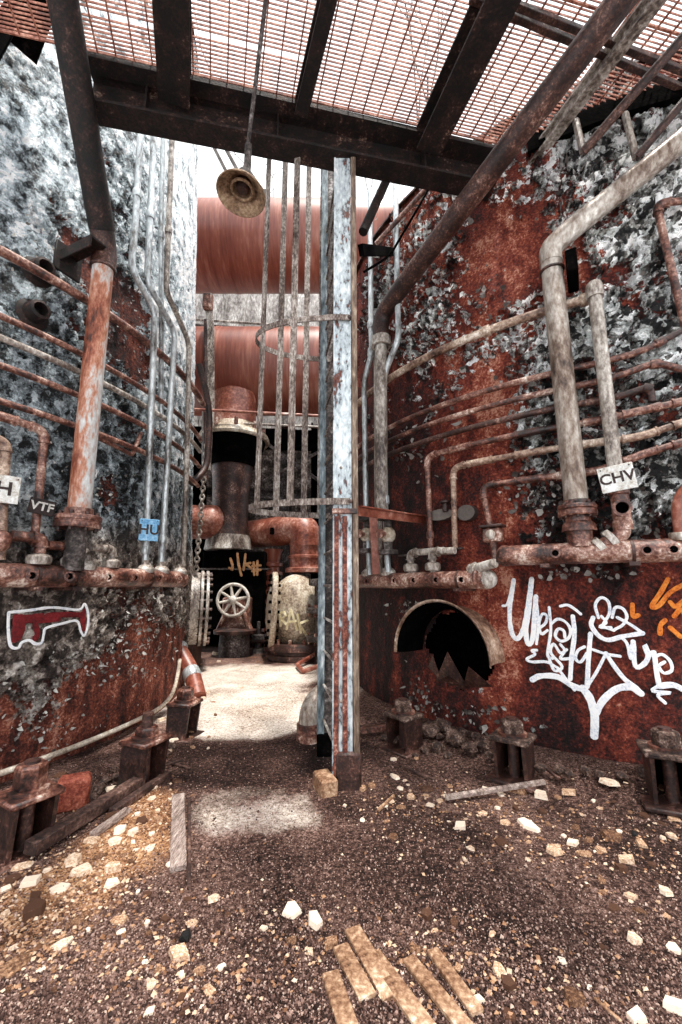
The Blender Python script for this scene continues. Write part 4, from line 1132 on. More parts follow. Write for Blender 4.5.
def rline(p0, p1, z, ext=1.0):
    a, b = at_z(p0[0], p0[1], z), at_z(p1[0], p1[1], z)
    d = (b - a).normalized()
    return a, b + d * ext, d
GJ = 'roof joists carrying the grating'
joists = []
def joist(label, p0, p1, w, h, z=5.96, ext=1.6):
    a, b, d = rline(p0, p1, z, ext)
    r = thing('roof_joist', label, 'beam', (a + b) / 2, GJ)
    MB().ibeam(a, b, w, h, .022, .02).build('girder', M['grey_pipe'] if w == .10 else M['beam'], r)
    joists.append((a, b)); return r
joist('broad brown roof joist above the hanging lamp', (175, 96), (172, 0), .27, .20)
joist('narrow black roof joist near the middle of the grating', (301, 108), (327, 0), .12, .20)
joist('wide sooty roof joist in front of the slanting brown pipe', (428, 142), (496, 0), .26, .26, 5.93)
joist('pale grey channel joist beside the slanting brown pipe', (532, 160), (654, 0), .10, .14)
jd = (joists[2][1] - joists[2][0]).normalized()
# two flat runners crossing above the slanting pipe
for i, (p, q) in enumerate((((497, -2), (700, 78)), ((470, -2), (700, 96)))):
    a, b = at_z(*p, 6.03), at_z(*q, 6.03)
    tag(MB().bar(a, b, .05, .05, bev=.004).build('roof_runner', M['rust_red'] if 0 else M['rust_dark']),
        ('upper of two rusty runners crossing under the grating' if i == 0 else 'lower of two rusty runners crossing under the grating'), 'bar', 'runners under the grating')
# thin rods with hangers over the red tank
a, b = at_z(583, 152, 5.5), at_z(700, 18, 5.95)
rd = thing('guard_rod', 'brown rod sloping over the rim of the red tank, with two hangers', 'rod', a)
MB().tube([a, b], .04, 10).build('rod_run', M['rust_dark'], rd)
MB().tube([a, a + Vector((0.0, .05, .42))], .03, 8).build('hanger', M['grey_pipe'], rd)
a, b = at_z(636, 158, 5.3), at_z(700, 82, 5.75)
rd = thing('guard_rod', 'second thin brown rod over the red tank, by the cream riser pipe', 'rod', a)
MB().tube([a, b], .035, 10).build('rod_run', M['rust_dark'], rd)
MB().tube([a, a + Vector((0.0, .05, .55))], .03, 8).build('hanger', M['grey_pipe'], rd)

# grating panels: bearing bars along the beam, cross rods along the joists
def uv_frame():
    u = Vector((bu.x, bu.y)); v = Vector((jd.x, jd.y))
    return u, v
gu, gv = uv_frame()
O2 = Vector((joists[1][0].x, joists[1][0].y))
det = gu.x * gv.y - gu.y * gv.x
def to_uv(p):
    d = Vector((p.x - O2.x, p.y - O2.y))
    return (d.x * gv.y - d.y * gv.x) / det, (gu.x * d.y - gu.y * d.x) / det
def from_uv(u, v): return Vector((O2.x + gu.x * u + gv.x * v, O2.y + gu.y * u + gv.y * v, GZ))
def free(p): return TL.outside(p.x, p.y, .09) and TR.outside(p.x, p.y, .09)
def grate(name, label, u0, u1, v0, v1, pitch=.031, cross=.15):
    gr = thing('grating_panel', label, 'grating', from_uv((u0 + u1) / 2, (v0 + v1) / 2), 'steel grating panels overhead')
    bars, rods = MB(), MB()
    def pieces(f, a, b, step):
        out, st = [], None
        n = max(2, int((b - a) / step))
        for i in range(n + 1):
            t = a + (b - a) * i / n
            if free(f(t)):
                if st is None: st = t
                last = t
            elif st is not None:
                if last - st > .04: out.append((st, last))
                st = None
        if st is not None and last - st > .04: out.append((st, last))
        return out
    v = v0
    rnd = random.Random(int((u0 + 9) * 100))
    while v <= v1:
        for (a, b) in pieces(lambda t: from_uv(t, v), u0, u1, .04):
            if rnd.random() < .012: continue
            bars.bar(from_uv(a, v), from_uv(b, v), .0055, .021)
        v += pitch
    u = u0
    while u <= u1 + 1e-6:
        for (a, b) in pieces(lambda t: from_uv(u, t), v0, v1, .04):
            rods.bar(from_uv(u, a) - Vector((0, 0, .004)), from_uv(u, b) - Vector((0, 0, .004)), .011, .016)
        u += cross
    for vv in (v0, (v0 * .62 + v1 * .38), v1):
        for (a, b) in pieces(lambda t: from_uv(t, vv), u0, u1, .04):
            bars.bar(from_uv(a, vv), from_uv(b, vv), .012, .03)
    if bars.v: bars.build('bearing_bars', M['grating'], gr, smooth=False)
    if rods.v: rods.build('cross_rods', M['grating'], gr, smooth=False)
    return gr
ju = [to_uv(j[0])[0] for j in joists]
JL = ['rusty grating panel between the grey tank and the broad joist', 'rusty grating panel between the broad joist and the narrow black joist', 'rusty grating panel between the narrow black joist and the wide sooty joist',
      'rusty grating panel between the wide sooty joist and the channel joist', 'rusty grating panel between the channel joist and the red tank']
ed = [ju[0] - 2.6] + ju + [ju[3] + 2.6]
for i in range(5):
    grate('grating_panel', JL[i], ed[i] + .01, ed[i + 1] - .01, -.02, 2.9)
# curved curb where the grating meets the red tank
def curb(T, t0, t1, label):
    mb = MB()
    V, Fc = [], []
    k = 40
    for i in range(k + 1):
        t = t0 + (t1 - t0) * i / k
        for (o_, z) in ((.02, 5.93), (.09, 5.93), (.09, 6.13), (.02, 6.13)): V.append(T.pt(t, z, o_))
    for i in range(k):
        for q in range(4): Fc.append((i * 4 + q, i * 4 + (q + 1) % 4, i * 4 + 4 + (q + 1) % 4, i * 4 + 4 + q))
    Fc += [(3, 2, 1, 0), tuple(range(k * 4, k * 4 + 4))]
    tag(mb.add(V, Fc).build('curb_ring', M['black_and_shade']), label, 'curb')
curb(TR, math.radians(238), math.radians(300), 'black curved curb of the grating round the red tank')
# dark bracket high on the grey tank
c = TL.hit(32, 26, .12); th, _ = TL.tz(c); N = TL.n(th); X = Vector((0, 0, 1)).cross(N).normalized()
g = thing('corner_bracket', 'black gusset bracket high on the grey tank under the grating', 'bracket', c)
MB().hull([c + X * sx * .11 + N * e + Vector((0, 0, z)) for sx in (-1, 1) for (e, z) in ((-.14, .24), (.22, .24), (.22, .14), (-.14, -.20))]).build('gusset', M['black_and_shade'], g)
MB().bar(c + N * .1 + X * .3 + Vector((0, 0, .3)), c + N * .1 - X * .6 + Vector((0, 0, .3)), .12, .06).build('arm', M['beam'], g)

a, b_ = TL.hit(-14, 60, .10), TL.hit(26, -12, .10)
tag(MB().bar(a, b_, .16, .14, bev=.01).build('corner_beam', M['black_and_shade']), 'black steel member along the grey tank in the very corner of the roof', 'beam', kind='thing')

# ------------------------------------------------------------------ hanging lamp
lc = at_z(241, 195, 4.62)
lamp = thing('pendant_lamp', 'tan enamel dome lamp hanging on a thin stem from the grating', 'lamp', lc)
ax = Vector((.10, .10, 1)).normalized()
prof = [(.195, 0), (.199, .004), (.187, .025), (.155, .055), (.105, .09), (.07, .13), (.062, .17), (.055, .17), (.064, .128), (.098, .085), (.148, .05), (.182, .02), (.19, 0)]
MB().lathe(prof, lc, ax, 36, close=True).build('lamp_shade', M['lamp'], lamp)
MB().lathe([(.001, .04), (.04, .045), (.055, .08), (.055, .12), (.07, .15)], lc, ax, 20).build('socket', M['rust_dark'], lamp)
MB().torus(lc + ax * .055, ax, .085, .012, 28, 8).build('socket_ring', M['lamp'], lamp)
MB().lathe([(.07, .17), (.06, .23), (.035, .26), (.03, .34), (.02, .35)], lc, ax, 16).build('cap', M['dark_grey'], lamp)
s1 = lc + ax * .33
s2 = at_z(266, -2, 6.06)
MB().tube([s1, at_z(248, 145, 4.62 + .55), s2 - Vector((0, 0, 0))], .017, 10).build('stem', M['dark_grey'], lamp)
MB().cyl(s1 - Vector((0, 0, .02)), s1 + Vector((0, 0, .2)), .03).build('coupling', M['dark_grey'], lamp)

# ------------------------------------------------------------------ the caged ladder
LX, LY = .035, 3.47
FX, FY = -.155, 4.12
ZT = 5.67
ld = thing('caged_ladder', 'tall caged ladder of blue-white flaking steel in the middle of the passage', 'ladder', (LX, LY, 0))
st = MB()
st.box((LX - .02, LY + .015, ZT / 2), (.155, .02, ZT), bev=.004)
st.box((LX - .095, LY + .04, ZT / 2), (.016, .08, ZT))
near = st.build('stringer', M['ladder'], ld); near['label'] = 'front stringer in flaking white and blue paint'
MB().box((LX + .085, LY + .02, ZT / 2), (.05, .06, ZT), bev=.006).build('edge_bar', M['ladder_edge'], ld)
for x in (-.072, -.004):
    MB().box((LX + x, LY - .0, 1.05), (.038, .016, 2.06), bev=.003).build('rust_rib', M['ladder_rust'], near)
for x in (-.066, -.002, .045):
    for k in range(9): pass
for zz in (.62, 1.02, 2.1, 2.5, 3.3, 4.1, 4.7):
    MB().sphere((LX - .034, LY + .002, zz), .014, 8).build('bolt', M['grey_pipe'], near)
MB().box((LX - .005, LY + .0, 2.12), (.21, .05, .045), bev=.004).build('band', M['rust_pipe'], ld)
fs = MB()
fd = Vector((LX - FX, LY - FY, 0)).normalized(); fn = Vector((fd.y, -fd.x, 0))
fs.box((FX - .032, FY, 3.5), (.066, .016, 6.8), bev=.003)
fs.box((FX - .06, FY + .03, 3.5), (.012, .06, 6.8))
far_s = fs.build('stringer', M['stringer'], ld); far_s['label'] = 'rear stringer in blue-grey paint'
MB().box((FX + .036, FY + .05, 3.4), (.075, .014, 6.6)).build('inner_flange', M['dark_grey'], ld)  # shaded web of the rear stringer, its shade put into a darker colour
MB().box((FX + .01, FY, .08), (.15, .06, .2), bev=.01).build('shoe', M['black_and_shade'], ld)
MB().box((LX + .02, LY + .015, .12), (.20, .075, .28), bev=.02).build('shoe', M['rust_dark'], ld)
z = .30
while z < ZT - .1:
    MB().cyl((FX - .005, FY - .005, z), (LX - .085, LY + .03, z), .0115, n=10).build('rung', M['strap'] if z > 1.5 else M['grey_pipe'], ld)
    z += .302
# cage hoops and straps
hc = Vector((-.08, 3.80, 0))
def hoop_pt(a, z, k=1.0):
    return Vector((hc.x - .76 * k * math.cos(a), hc.y + .355 * math.sin(a), z))
for z in (2.20, 3.90):
    P = [Vector((LX + .04, LY - .03, z)), Vector((LX - .1, LY - .035, z))] + [hoop_pt(math.radians(a), z) for a in range(-84, 85, 7)] + [Vector((FX + .04, FY + .04, z))]
    MB().strip(P, Vector((0, 0, 1)), .055, .012).build('hoop', M['strap'], ld)
    MB().cyl(P[0] - Vector((0, .02, 0)), P[0] + Vector((0, .03, 0)), .016, n=6).build('bolt', M['rust_dark'], ld)
for a in (-28, -62, 42, 67, 80):
    q = hoop_pt(math.radians(a), 0, .985)
    n = Vector((-math.cos(math.radians(a)) * .42, math.sin(math.radians(a)), 0)).normalized()
    tdir = Vector((-n.y, n.x, 0))
    zt_ = 5.68 if a == -62 else 6.02 if a < 0 else 7.0
    MB().box((q.x, q.y, (2.17 + zt_) / 2), (.06, .012, zt_ - 2.17), (tdir, n, Vector((0, 0, 1)))).build('cage_strap', M['strap'], ld)
# timber block by the foot of the ladder
fb = on_ground(325, 792)
tag(MB().box(fb + Vector((0, .02, .05)), (.13, .22, .12), (Vector((.93, .37, 0)), Vector((-.37, .93, 0)), Vector((0, 0, 1))), .012).build('timber_block', M['tile_board']), 'short sawn timber block at the foot of the ladder', 'block')
# slanting stays and wires by the ladder top
def stay(label, a, b, r, mat='rust_dark', name='stay_bar'):
    tag(MB().tube([a, b], r, 10).build(name, M[mat]), label, 'bar', 'stays behind the ladder top')
stay('dark stay running from the ladder edge up to the roof beam', at_y(363, 232, 3.6), at_y(392, 168, 3.85), .045, 'beam')
stay('brown stay rising to the beam end behind the ladder', at_y(376, 244, 4.6), at_y(447, 166, 4.15), .03, 'rust_pipe')
P = catmull([at_y(364, 272, 3.7), at_y(388, 256, 3.8), at_y(402, 235, 3.9), at_y(428, 190, 3.95), at_y(438, 168, 4.0)], 5)
tag(MB().tube(P, .013, 8).build('hanging_wire', M['black_and_shade']), 'thin black wire curving from the ladder edge up to the roof beam', 'wire')
a, b_ = at_y(361, 250, 3.52), at_y(392, 252, 3.52)
tag(MB().bar(a, TR.hit(392, 252, -.01), .05, .10).build('tie_bracket', M['black_and_shade']), 'short black bracket from the ladder to the red tank', 'bracket')
# red foot strap between ladder and red tank
a, b_ = on_ground(361, 737, .06), on_ground(392, 732, .05)
tag(MB().bar(a, b_, .06, .05, bev=.005).build('foot_strap', M['rust_pipe']), 'rusty flat strap on the ground between the ladder and an anchor bolt', 'bar')
# ------------------------------------------------------------------ ducts and machinery at the back
def duct(label, px, py0, py1, y, x0, x1, mat, sags=()):
    c = at_y(px, (py0 + py1) / 2, y)
    r = (py1 - py0) / 2 / ppm(c) * 1.02
    d = thing('gas_duct', label, 'duct', c)
    MB().tube([Vector((x0, y, c.z)), Vector((x1, y, c.z))], r, 48).build('duct_shell', mat, d)
    for x in (x0 + (x1 - x0) * .37, x0 + (x1 - x0) * .72):
        MB().lathe([(r, -.05), (r * 1.012, -.05), (r * 1.012, .05), (r, .05)], (x, y, c.z), (1, 0, 0), 48).build('seam_band', mat, d)
    return c, r
D1, R1 = duct('upper red gas duct crossing behind the ladder', 255, 208, 288, 11.4, -7.0, 3.0, M['rust_red'])
D2, R2 = duct('lower orange-red gas duct crossing behind the ladder', 255, 331, 414, 11.0, -7.0, 3.0, M['rust_red'])
# hanger clamp on the lower duct
c = at_y(208, 330, 10.0)
hg = thing('duct_hanger', 'rusty strap hanger clamped over the lower gas duct', 'bracket', at_y(210, 310, 9.75))
P = [at_y(208, 296, 9.8), at_y(211, 330, 9.75), at_y(211, 405, 9.75), at_y(207, 470, 9.75)]
MB().strip(P, Vector((1, 0, 0)), .17, .04).build('strap', M['grey_pipe'], hg)
MB().box(at_y(208, 302, 9.7), (.24, .2, .42), bev=.03).build('clamp_head', M['rust_pipe'], hg)
MB().tube([at_y(206, 320, 9.8), at_y(206, 480, 9.8)], .06, 10).build('hanger_rod', M['rust_dark'], hg)
# horizontal rails
def rail(label, p, q, y, r, mat, grp='rails across the back of the passage'):
    a, b = at_y(*p, y), at_y(*q, y)
    tag(MB().tube([a - Vector((1.2, 0, 0)), b], r, 10).build('pipe_rail', M[mat]), label, 'pipe', grp)
rail('thin pale pipe in the gap between the two gas ducts, upper of a pair', (200, 318), (342, 329), 13.2, .045, 'grey_pipe')
rail('thin grey pipe in the gap between the two gas ducts, lower of a pair', (200, 323), (342, 335), 13.6, .06, 'dark_grey')
rail('pink rusty rail in front of the lower gas duct', (196, 407), (342, 417), 9.6, .035, 'orange_pipe')
rail('grey rail just below the pink one, over the collar of the down pipe', (255, 422), (342, 428), 10.0, .03, 'grey_pipe')
# down pipe with collar, bell and valve
dp = at_y(234, 640, 10.7); X0 = at_y(234, 430, 10.5).x
def zc(py, y=10.5): return at_y(234, py, y).z
dw = thing('down_pipe', 'thick down pipe from the lower duct with a cream collar and flared bell', 'pipe', (X0, 10.5, zc(590)))
rp = 21 / ppm(at_y(234, 410, 10.5))
MB().tube([(X0, 10.5, zc(440)), (X0, 10.5, zc(396)), ], rp, 28).build('upper_run', M['orange_pipe'], dw)
MB().sphere((X0, 10.5, zc(410)), rp, 28, (1, 1, 1.25)).build('crown', M['orange_pipe'], dw)
k = 1 / ppm(at_y(234, 445, 10.5))
zz = zc(440)
MB().lathe([(20 * k, .42), (23 * k, .32), (25 * k, .2), (33 * k, .10), (35 * k, -.02), (34 * k, -.08), (26 * k, -.05), (20 * k, 0)], (X0 + .02, 10.5, zz), (0, 0, 1), 32).build('collar', M['pale_iron'], dw)
for a in range(10):
    an = 2 * PI * a / 10
    q = Vector((X0 + math.cos(an) * 30 * k, 10.5 + math.sin(an) * 30 * k, zz + .12))
    MB().cyl(q, q + Vector((0, 0, .2)), .05, n=6).build('bolt', M['rust_pipe'], dw)
MB().lathe([(32 * k, -.05), (29 * k, -.35), (23 * k, -.55), (21 * k, -.75)], (X0, 10.5, zz), (0, 0, 1), 32).build('underside', M['black_and_shade'], dw)
kb = 1 / ppm(at_y(234, 540, 10.5))
MB().lathe([(22 * kb, zc(458)), (19 * kb, zc(480)), (17.5 * kb, zc(510)), (18 * kb, zc(522)), (20 * kb, zc(532)), (22 * kb, zc(541)), (23 * kb, zc(550)), (20 * kb, zc(550))], (X0, 10.5, 0), (0, 0, 1), 36).build('bell', M['rust_dark'], dw)
MB().lathe([(21.0 * kb, zc(536)), (22.3 * kb, zc(542)), (23.4 * kb, zc(550)), (22 * kb, zc(551))], (X0, 10.5, 0), (0, 0, 1), 36).build('rim_band', M['grey_pipe'], dw)
# gate plate with tan graffiti
gp = thing('gate_plate', 'dark sooty gate housing with tan graffiti under the flared bell', 'machine', (X0, 10.6, .9))
p0, p1 = at_y(203, 551, 10.0), at_y(264, 600, 10.0)
zt, zb = p0.z, p1.z
MB().box(((p0.x + p1.x) / 2, 10.36, (zt + .35) / 2 + .1), (p1.x - p0.x, .7, zt - .55), bev=.03).build('housing', M['black_and_shade'], gp)
MB().bar(Vector((p0.x - .1, 9.98, at_y(205, 569, 10.).z)), Vector((p1.x + .1, 9.98, at_y(205, 569, 10.).z)), .04, .04).build('edge_rail', M['dark_grey'], gp)
hitp = lambda px, py: at_y(px, py, 9.955)
c6 = lambda p: (195 + p[0] / 8.02, 500 + p[1] / 8.02)
JK = [[(285, 470), (300, 520), (300, 560), (275, 545)], [(340, 430), (350, 520), (372, 605)], [(405, 435), (395, 520), (390, 560)], [(445, 505), (398, 515), (430, 530), (450, 550)], [(470, 500), (475, 600)], [(500, 490), (500, 600)], [(460, 530), (525, 525)], [(460, 570), (525, 560)]]
graffiti(TR, JK, .055, M['tan_paint'], 'graffiti', gp, 'tan sprayed letters', conv=c6, hit=hitp, soft=False)
# handwheel valve
hwc = at_y(233, 600, 9.35)
vl = thing('handwheel_valve', 'spoked handwheel valve on a round concrete pedestal', 'valve', (hwc.x, 9.7, 0))
rw = 15.5 / ppm(hwc)
axw = Vector((0, -1, .05)).normalized()
wh = MB().torus(hwc, axw, rw, .035, 40, 10).build('handwheel', M['wheel'], vl); wh['label'] = 'pale spoked handwheel'
xw, yw, _ = basis(axw)
for i in range(8):
    a = 2 * PI * i / 8 + .2
    MB().tube([hwc + axw * .02, hwc + (xw * math.cos(a) + yw * math.sin(a)) * rw], [.04, .024], 8).build('spoke', M['wheel'], wh)
MB().lathe([(.001, .09), (.05, .085), (.085, .05), (.10, .0), (.09, -.04)], hwc, axw, 18).build('hub', M['wheel'], wh)
MB().tube([hwc, Vector((hwc.x, 9.9, hwc.z - .04))], .045, 12).build('spindle', M['dark_grey'], vl)
pz = at_y(233, 631, 9.7).z
for sx in (-1, 1):
    MB().tube([Vector((hwc.x + sx * .36, 9.6, pz + .02)), Vector((hwc.x + sx * .05, 9.5, hwc.z + .02))], .06, 10).build('yoke', M['rust_pipe'], vl)
MB().box((hwc.x, 9.78, (pz + hwc.z) / 2 + .05), (.62, .3, hwc.z - pz), bev=.03).build('body', M['rust_pipe'], vl)
MB().lathe([(.30, -.05), (.46, -.04), (.47, .03), (.40, .05), (.30, .10)], (hwc.x, 9.65, pz), (0, 0, 1), 26).build('flange', M['rust_dark'], vl)
MB().lathe([(.34, .0), (.34, pz * .5), (.32, pz - .03)], (hwc.x, 9.65, 0), (0, 0, 1), 26).build('pedestal', M['dark_grey'], vl)
# cross pipe behind the bell, then the orange elbow
cyz = at_y(205, 522, 10.2)
r = 17 / ppm(cyz)
cp = thing('cross_pipe', 'short orange pipe end showing beside the flared bell', 'pipe', cyz)
MB().tube([at_y(170, 522, 10.2), at_y(214, 522, 10.2)], r, 24).build('pipe_run', M['orange_pipe'], cp)
MB().sphere(at_y(213, 522, 10.2), r, 24, (.8, 1, 1)).build('end_cap', M['orange_pipe'], cp)
e0, e1 = at_y(240, 528, 11.3), at_y(306, 528, 9.75); e2 = at_y(306, 572, 9.75)
re = 15.5 / ppm(e1)
ep = thing('elbow_pipe', 'big orange elbow pipe turning down onto the pale round valve', 'pipe', e2)
MB().tube(fillet([Vector((e0.x, e0.y, e1.z)), e1, Vector((e1.x, 9.75, e2.z))], .26, 4), re, 28).build('elbow', M['orange_pipe'], ep)
MB().lathe([(re, -.02), (re * 1.28, -.01), (re * 1.28, .08), (re * 1.02, .1), (re * 1.02, .3), (re * 1.1, .31), (re * 1.1, .36), (re, .38)], (e1.x, 9.75, e2.z), (0, 0, 1), 28).build('flange', M['orange_pipe'], ep)
MB().lathe([(re, -.03), (re * 1.06, -.03), (re * 1.06, .03), (re, .03)], Vector((e1.x, 9.75, e2.z + .62)), (0, 0, 1), 28).build('weld_ring', M['orange_pipe'], ep)
MB().box(at_y(272, 531, 9.68), (.09, .08, .16), bev=.01).build('lug', M['black_and_shade'], ep)
# pale round valve body with graffiti
vb = at_y(293, 612, 9.3)
rv = thing('globe_valve', 'pale round valve body with a bolted disc and cream graffiti', 'valve', (vb.x, 9.3, 0))
RB = .74
bodyc = Vector((vb.x + .05, 9.45, vb.z))
MB().sphere(bodyc, RB, 32, (.80, .9, 1.1)).build('body', M['pale_iron'], rv)
def hit_body(px, py):
    d = ray(px, py); o = Vector((0, 0, CAMZ)); s = Vector((RB * .80, RB * .9, RB * 1.1))
    dd = Vector((d.x / s.x, d.y / s.y, d.z / s.z)); oo = Vector(((o.x - bodyc.x) / s.x, (o.y - bodyc.y) / s.y, (o.z - bodyc.z) / s.z))
    a, b, c = dd.dot(dd), 2 * dd.dot(oo), oo.dot(oo) - 1.03
    D = max(b * b - 4 * a * c, 0)
    return o + d * ((-b - math.sqrt(D)) / (2 * a))
ch = lambda p: (180 + (555 + (p[0] - 555) * 1.15) / 4.87, 540 + (405 + (p[1] - 440) * 1.3) / 4.87)
RAK = [[(498, 450), (496, 402), (514, 398), (520, 412), (502, 424), (522, 444)], [(524, 462), (542, 388), (568, 466)], [(530, 436), (562, 432)], [(570, 408), (584, 476)], [(612, 430), (576, 442), (616, 496)]]
graffiti(TR, RAK, .05, M['cream_paint'], 'graffiti', rv, 'cream sprayed letters', conv=ch, hit=hit_body, soft=False)
fx = Vector((-.975, -.20, .04)).normalized()
fc = bodyc + fx * .50 + Vector((0, 0, .02))
MB().lathe([(.5, -.05), (.80, -.05), (.82, -.03), (.82, .05), (.80, .07), (.6, .08), (.3, .14), (.001, .16)], fc, fx, 40).build('disc_flange', M['pale_iron'], rv)
xf, yf, _ = basis(fx)
for i in range(24):
    a = 2 * PI * i / 24
    q = fc + (xf * math.cos(a) + yf * math.sin(a)) * .74
    MB().cyl(q - fx * .1, q + fx * .13, .036, n=6).build('bolt', M['black_and_shade'], rv)
MB().lathe([(.30, .66), (.34, .5), (.42, .3)], bodyc, (0, 0, 1), 24).build('neck', M['pale_iron'], rv)
MB().lathe([(.40, .34), (.70, .34), (.72, .30), (.72, .20), (.66, .18), (.66, .13), (.72, .11), (.72, .02), (.70, .0), (.40, .0)], (vb.x + .15, 9.4, 0), (0, 0, 1), 36).build('base_flange', M['rust_dark'], rv)
for i in range(14):
    a = 2 * PI * i / 14
    q = Vector((vb.x + .15 + math.cos(a) * .63, 9.4 + math.sin(a) * .63, .33))
    MB().cyl(q, q + Vector((0, 0, .1)), .035, n=6).build('bolt', M['rust_pipe'], rv)
# dark fittings next to the pale valve, partly behind the ladder
ft = at_y(317, 600, 8.7)
ff = thing('bolted_fitting', 'dark bolted fitting beside the pale valve, close to the ladder', 'fitting', (ft.x + .1, 8.8, 0))
MB().lathe([(.16, 0), (.16, .4), (.34, .42), (.34, .52), (.16, .54), (.16, .95), (.34, .97), (.34, 1.07), (.18, 1.09), (.18, 1.5), (.30, 1.52), (.30, 1.64), (.12, 1.66)], (ft.x + .12, 8.8, 0), (0, 0, 1), 20).build('column', M['dark_grey'], ff)
for i in range(6):
    a = 2 * PI * i / 6
    for z in (.47, 1.02):
        q = Vector((ft.x + .12 + math.cos(a) * .28, 8.8 + math.sin(a) * .28, z))
        MB().cyl(q - Vector((0, 0, .12)), q + Vector((0, 0, .12)), .03, n=6).build('bolt', M['rust_pipe'], ff)
# red bellows joint
rb = at_y(272, 600, 10.4)
bl = thing('bellows_joint', 'dull red ribbed pipe joint behind the orange elbow', 'pipe', (rb.x, 10.4, 0))
pr = [(.16, 0)]
for i in range(9):
    z = .2 + i * .22
    pr += [(.16, z), (.24, z + .03), (.24, z + .10), (.16, z + .13)]
pr += [(.2, 2.3), (.24, 2.4)]
MB().lathe(pr, (rb.x, 10.4, 0), (0, 0, 1), 22).build('ribbed_body', M['rust_red'], bl)
# bolted drum, a nozzle of the grey tank
DC = at_y(190, 608, 8.35); rr = 37 / ppm(DC)
AX = Vector((1, -DC.x / DC.y, 0)).normalized()
AY = Vector((-AX.y, AX.x, 0))
drm = thing('flanged_drum', 'pale bolted drum sticking out behind the grey tank', 'drum', (DC.x, DC.y, DC.z - rr))
def dx(px): return (px - 190) / ppm(DC)
MB().lathe([(rr * .95, dx(150)), (rr * .95, dx(184)), (rr * .99, dx(190)), (rr * .95, dx(198)), (rr * .6, dx(199))], DC, AX, 44).build('drum_shell', M['grey_pipe'], drm)
for (a, b) in ((180, 186), (198.5, 202), (203.5, 207)):
    MB().lathe([(rr * .7, dx(a)), (rr, dx(a) + .01), (rr, dx(b) - .01), (rr * .7, dx(b))], DC, AX, 44).build('flange', M['grey_pipe'], drm)
for i in range(26):
    a = 2 * PI * i / 26
    o_ = AY * (-math.cos(a) * rr) + Vector((0, 0, math.sin(a) * rr))
    q = DC + AX * dx(186) + o_ * .955
    MB().cyl(q, q + AX * .09, .03, n=6).build('bolt', M['black_and_shade'], drm)
    q = DC + AX * dx(207) + o_ * .92
    MB().cyl(q - AX * .2, q + AX * .05, .03, n=6).build('bolt', M['rust_dark'], drm)
MB().lathe([(rr * .7, dx(207)), (rr * .3, dx(208)), (.001, dx(208) + .01)], DC, AX, 32).build('cover', M['dark_grey'], drm)
MB().box((DC.x, DC.y, .2), (.4, .5, .45), bev=.03).build('saddle', M['rust_dark'], drm)
# chain and thin hanging pipes over the drum
ch0, ch1 = at_y(207, 440, 8.0), at_y(196, 571, 8.0)
cn = thing('hanging_chain', 'pale hanging chain above the bolted drum', 'chain', ch1)
mb = MB(); L = (ch0 - ch1).length; nlk = int(L / .085)
for i in range(nlk):
    c = ch1.lerp(ch0, (i + .5) / nlk); d = (ch0 - ch1).normalized()
    xx, yy, _ = basis(d); s_ = xx if i % 2 else yy
    P = [c + d * (.055 * math.cos(t)) + s_ * (.042 * math.sin(t)) for t in [2 * PI * k / 10 for k in range(11)]]
    mb.tube(P, .018, 6, cap=False)
mb.build('chain_links', M['grey_pipe'], cn)
tag(MB().tube([at_y(191, 550, 8.1), at_y(192, 571, 8.1)], .03, 8).build('short_pipe', M['cream_pipe']), 'short pale upright pipe on top of the bolted drum', 'pipe')
pipe3('hanging_pipe', 'speckled grey upright pipe in front of the gas ducts', [at_y(205, 410, 9.9), at_y(205, 470, 9.9)], .075, M['grey_pipe'])
pipe3('loop_pipe', 'dark curved pipe hugging the far side of the grey tank', [TL.pt(.10, at_y(190, 392, 7).z, .06), TL.pt(.16, at_y(190, 425, 7).z, .22), TL.pt(.16, at_y(190, 480, 7).z, .22), TL.pt(.10, at_y(190, 497, 7).z, .06)], .05, M['rust_dark'], rad=.5)
# dark structure behind the machinery
def girder(label, a, b, w, h, mat, name='steel_frame', grp='dark steel members behind the machinery'):
    tag(MB().ibeam(a, b, w, h, .05, .04).build(name, M[mat]), label, 'beam', grp)
girder('dark steel post behind the down pipe, by the grey tank', at_y(199, 660, 12.4), at_y(199, 430, 12.4), .35, .35, 'black_and_shade')
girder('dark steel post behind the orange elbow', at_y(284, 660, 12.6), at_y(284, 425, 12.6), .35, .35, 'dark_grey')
girder('dark steel post just behind the ladder line', at_y(318, 660, 12.5), at_y(318, 425, 12.5), .4, .4, 'black_and_shade')
girder('black cross girder under the lower gas duct', at_y(170, 436, 12.3), at_y(345, 442, 12.3), .5, .5, 'black_and_shade')
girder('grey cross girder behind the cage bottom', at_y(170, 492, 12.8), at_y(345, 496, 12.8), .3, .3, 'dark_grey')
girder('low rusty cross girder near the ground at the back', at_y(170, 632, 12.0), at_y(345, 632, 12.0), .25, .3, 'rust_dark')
for i, (p, q, lb) in enumerate((((262, 440), (318, 480), 'thin brace falling toward the ladder'), ((262, 482), (330, 446), 'thin brace rising toward the ladder'), ((205, 590), (262, 612), 'thin dark brace across the gate housing'))):
    y = 11.8 if i < 2 else 10.1
    tag(MB().tube([at_y(*p, y), at_y(*q, y)], .05, 8).build('brace_rod', M['dark_grey']), lb, 'bar')
mach = thing('pump_casing', 'black pump casing low behind the handwheel valve', 'machine', at_y(225, 640, 11.2))
cc = at_y(222, 618, 11.3)
MB().box((cc.x, 11.5, .75), (1.7, .8, 1.4), bev=.06).build('casing', M['black_and_shade'], mach)
MB().lathe([(.3, -.5), (.55, -.45), (.55, .3), (.3, .35)], (cc.x - .2, 11.1, 1.0), (0, -1, 0), 24).build('volute', M['dark_grey'], mach)
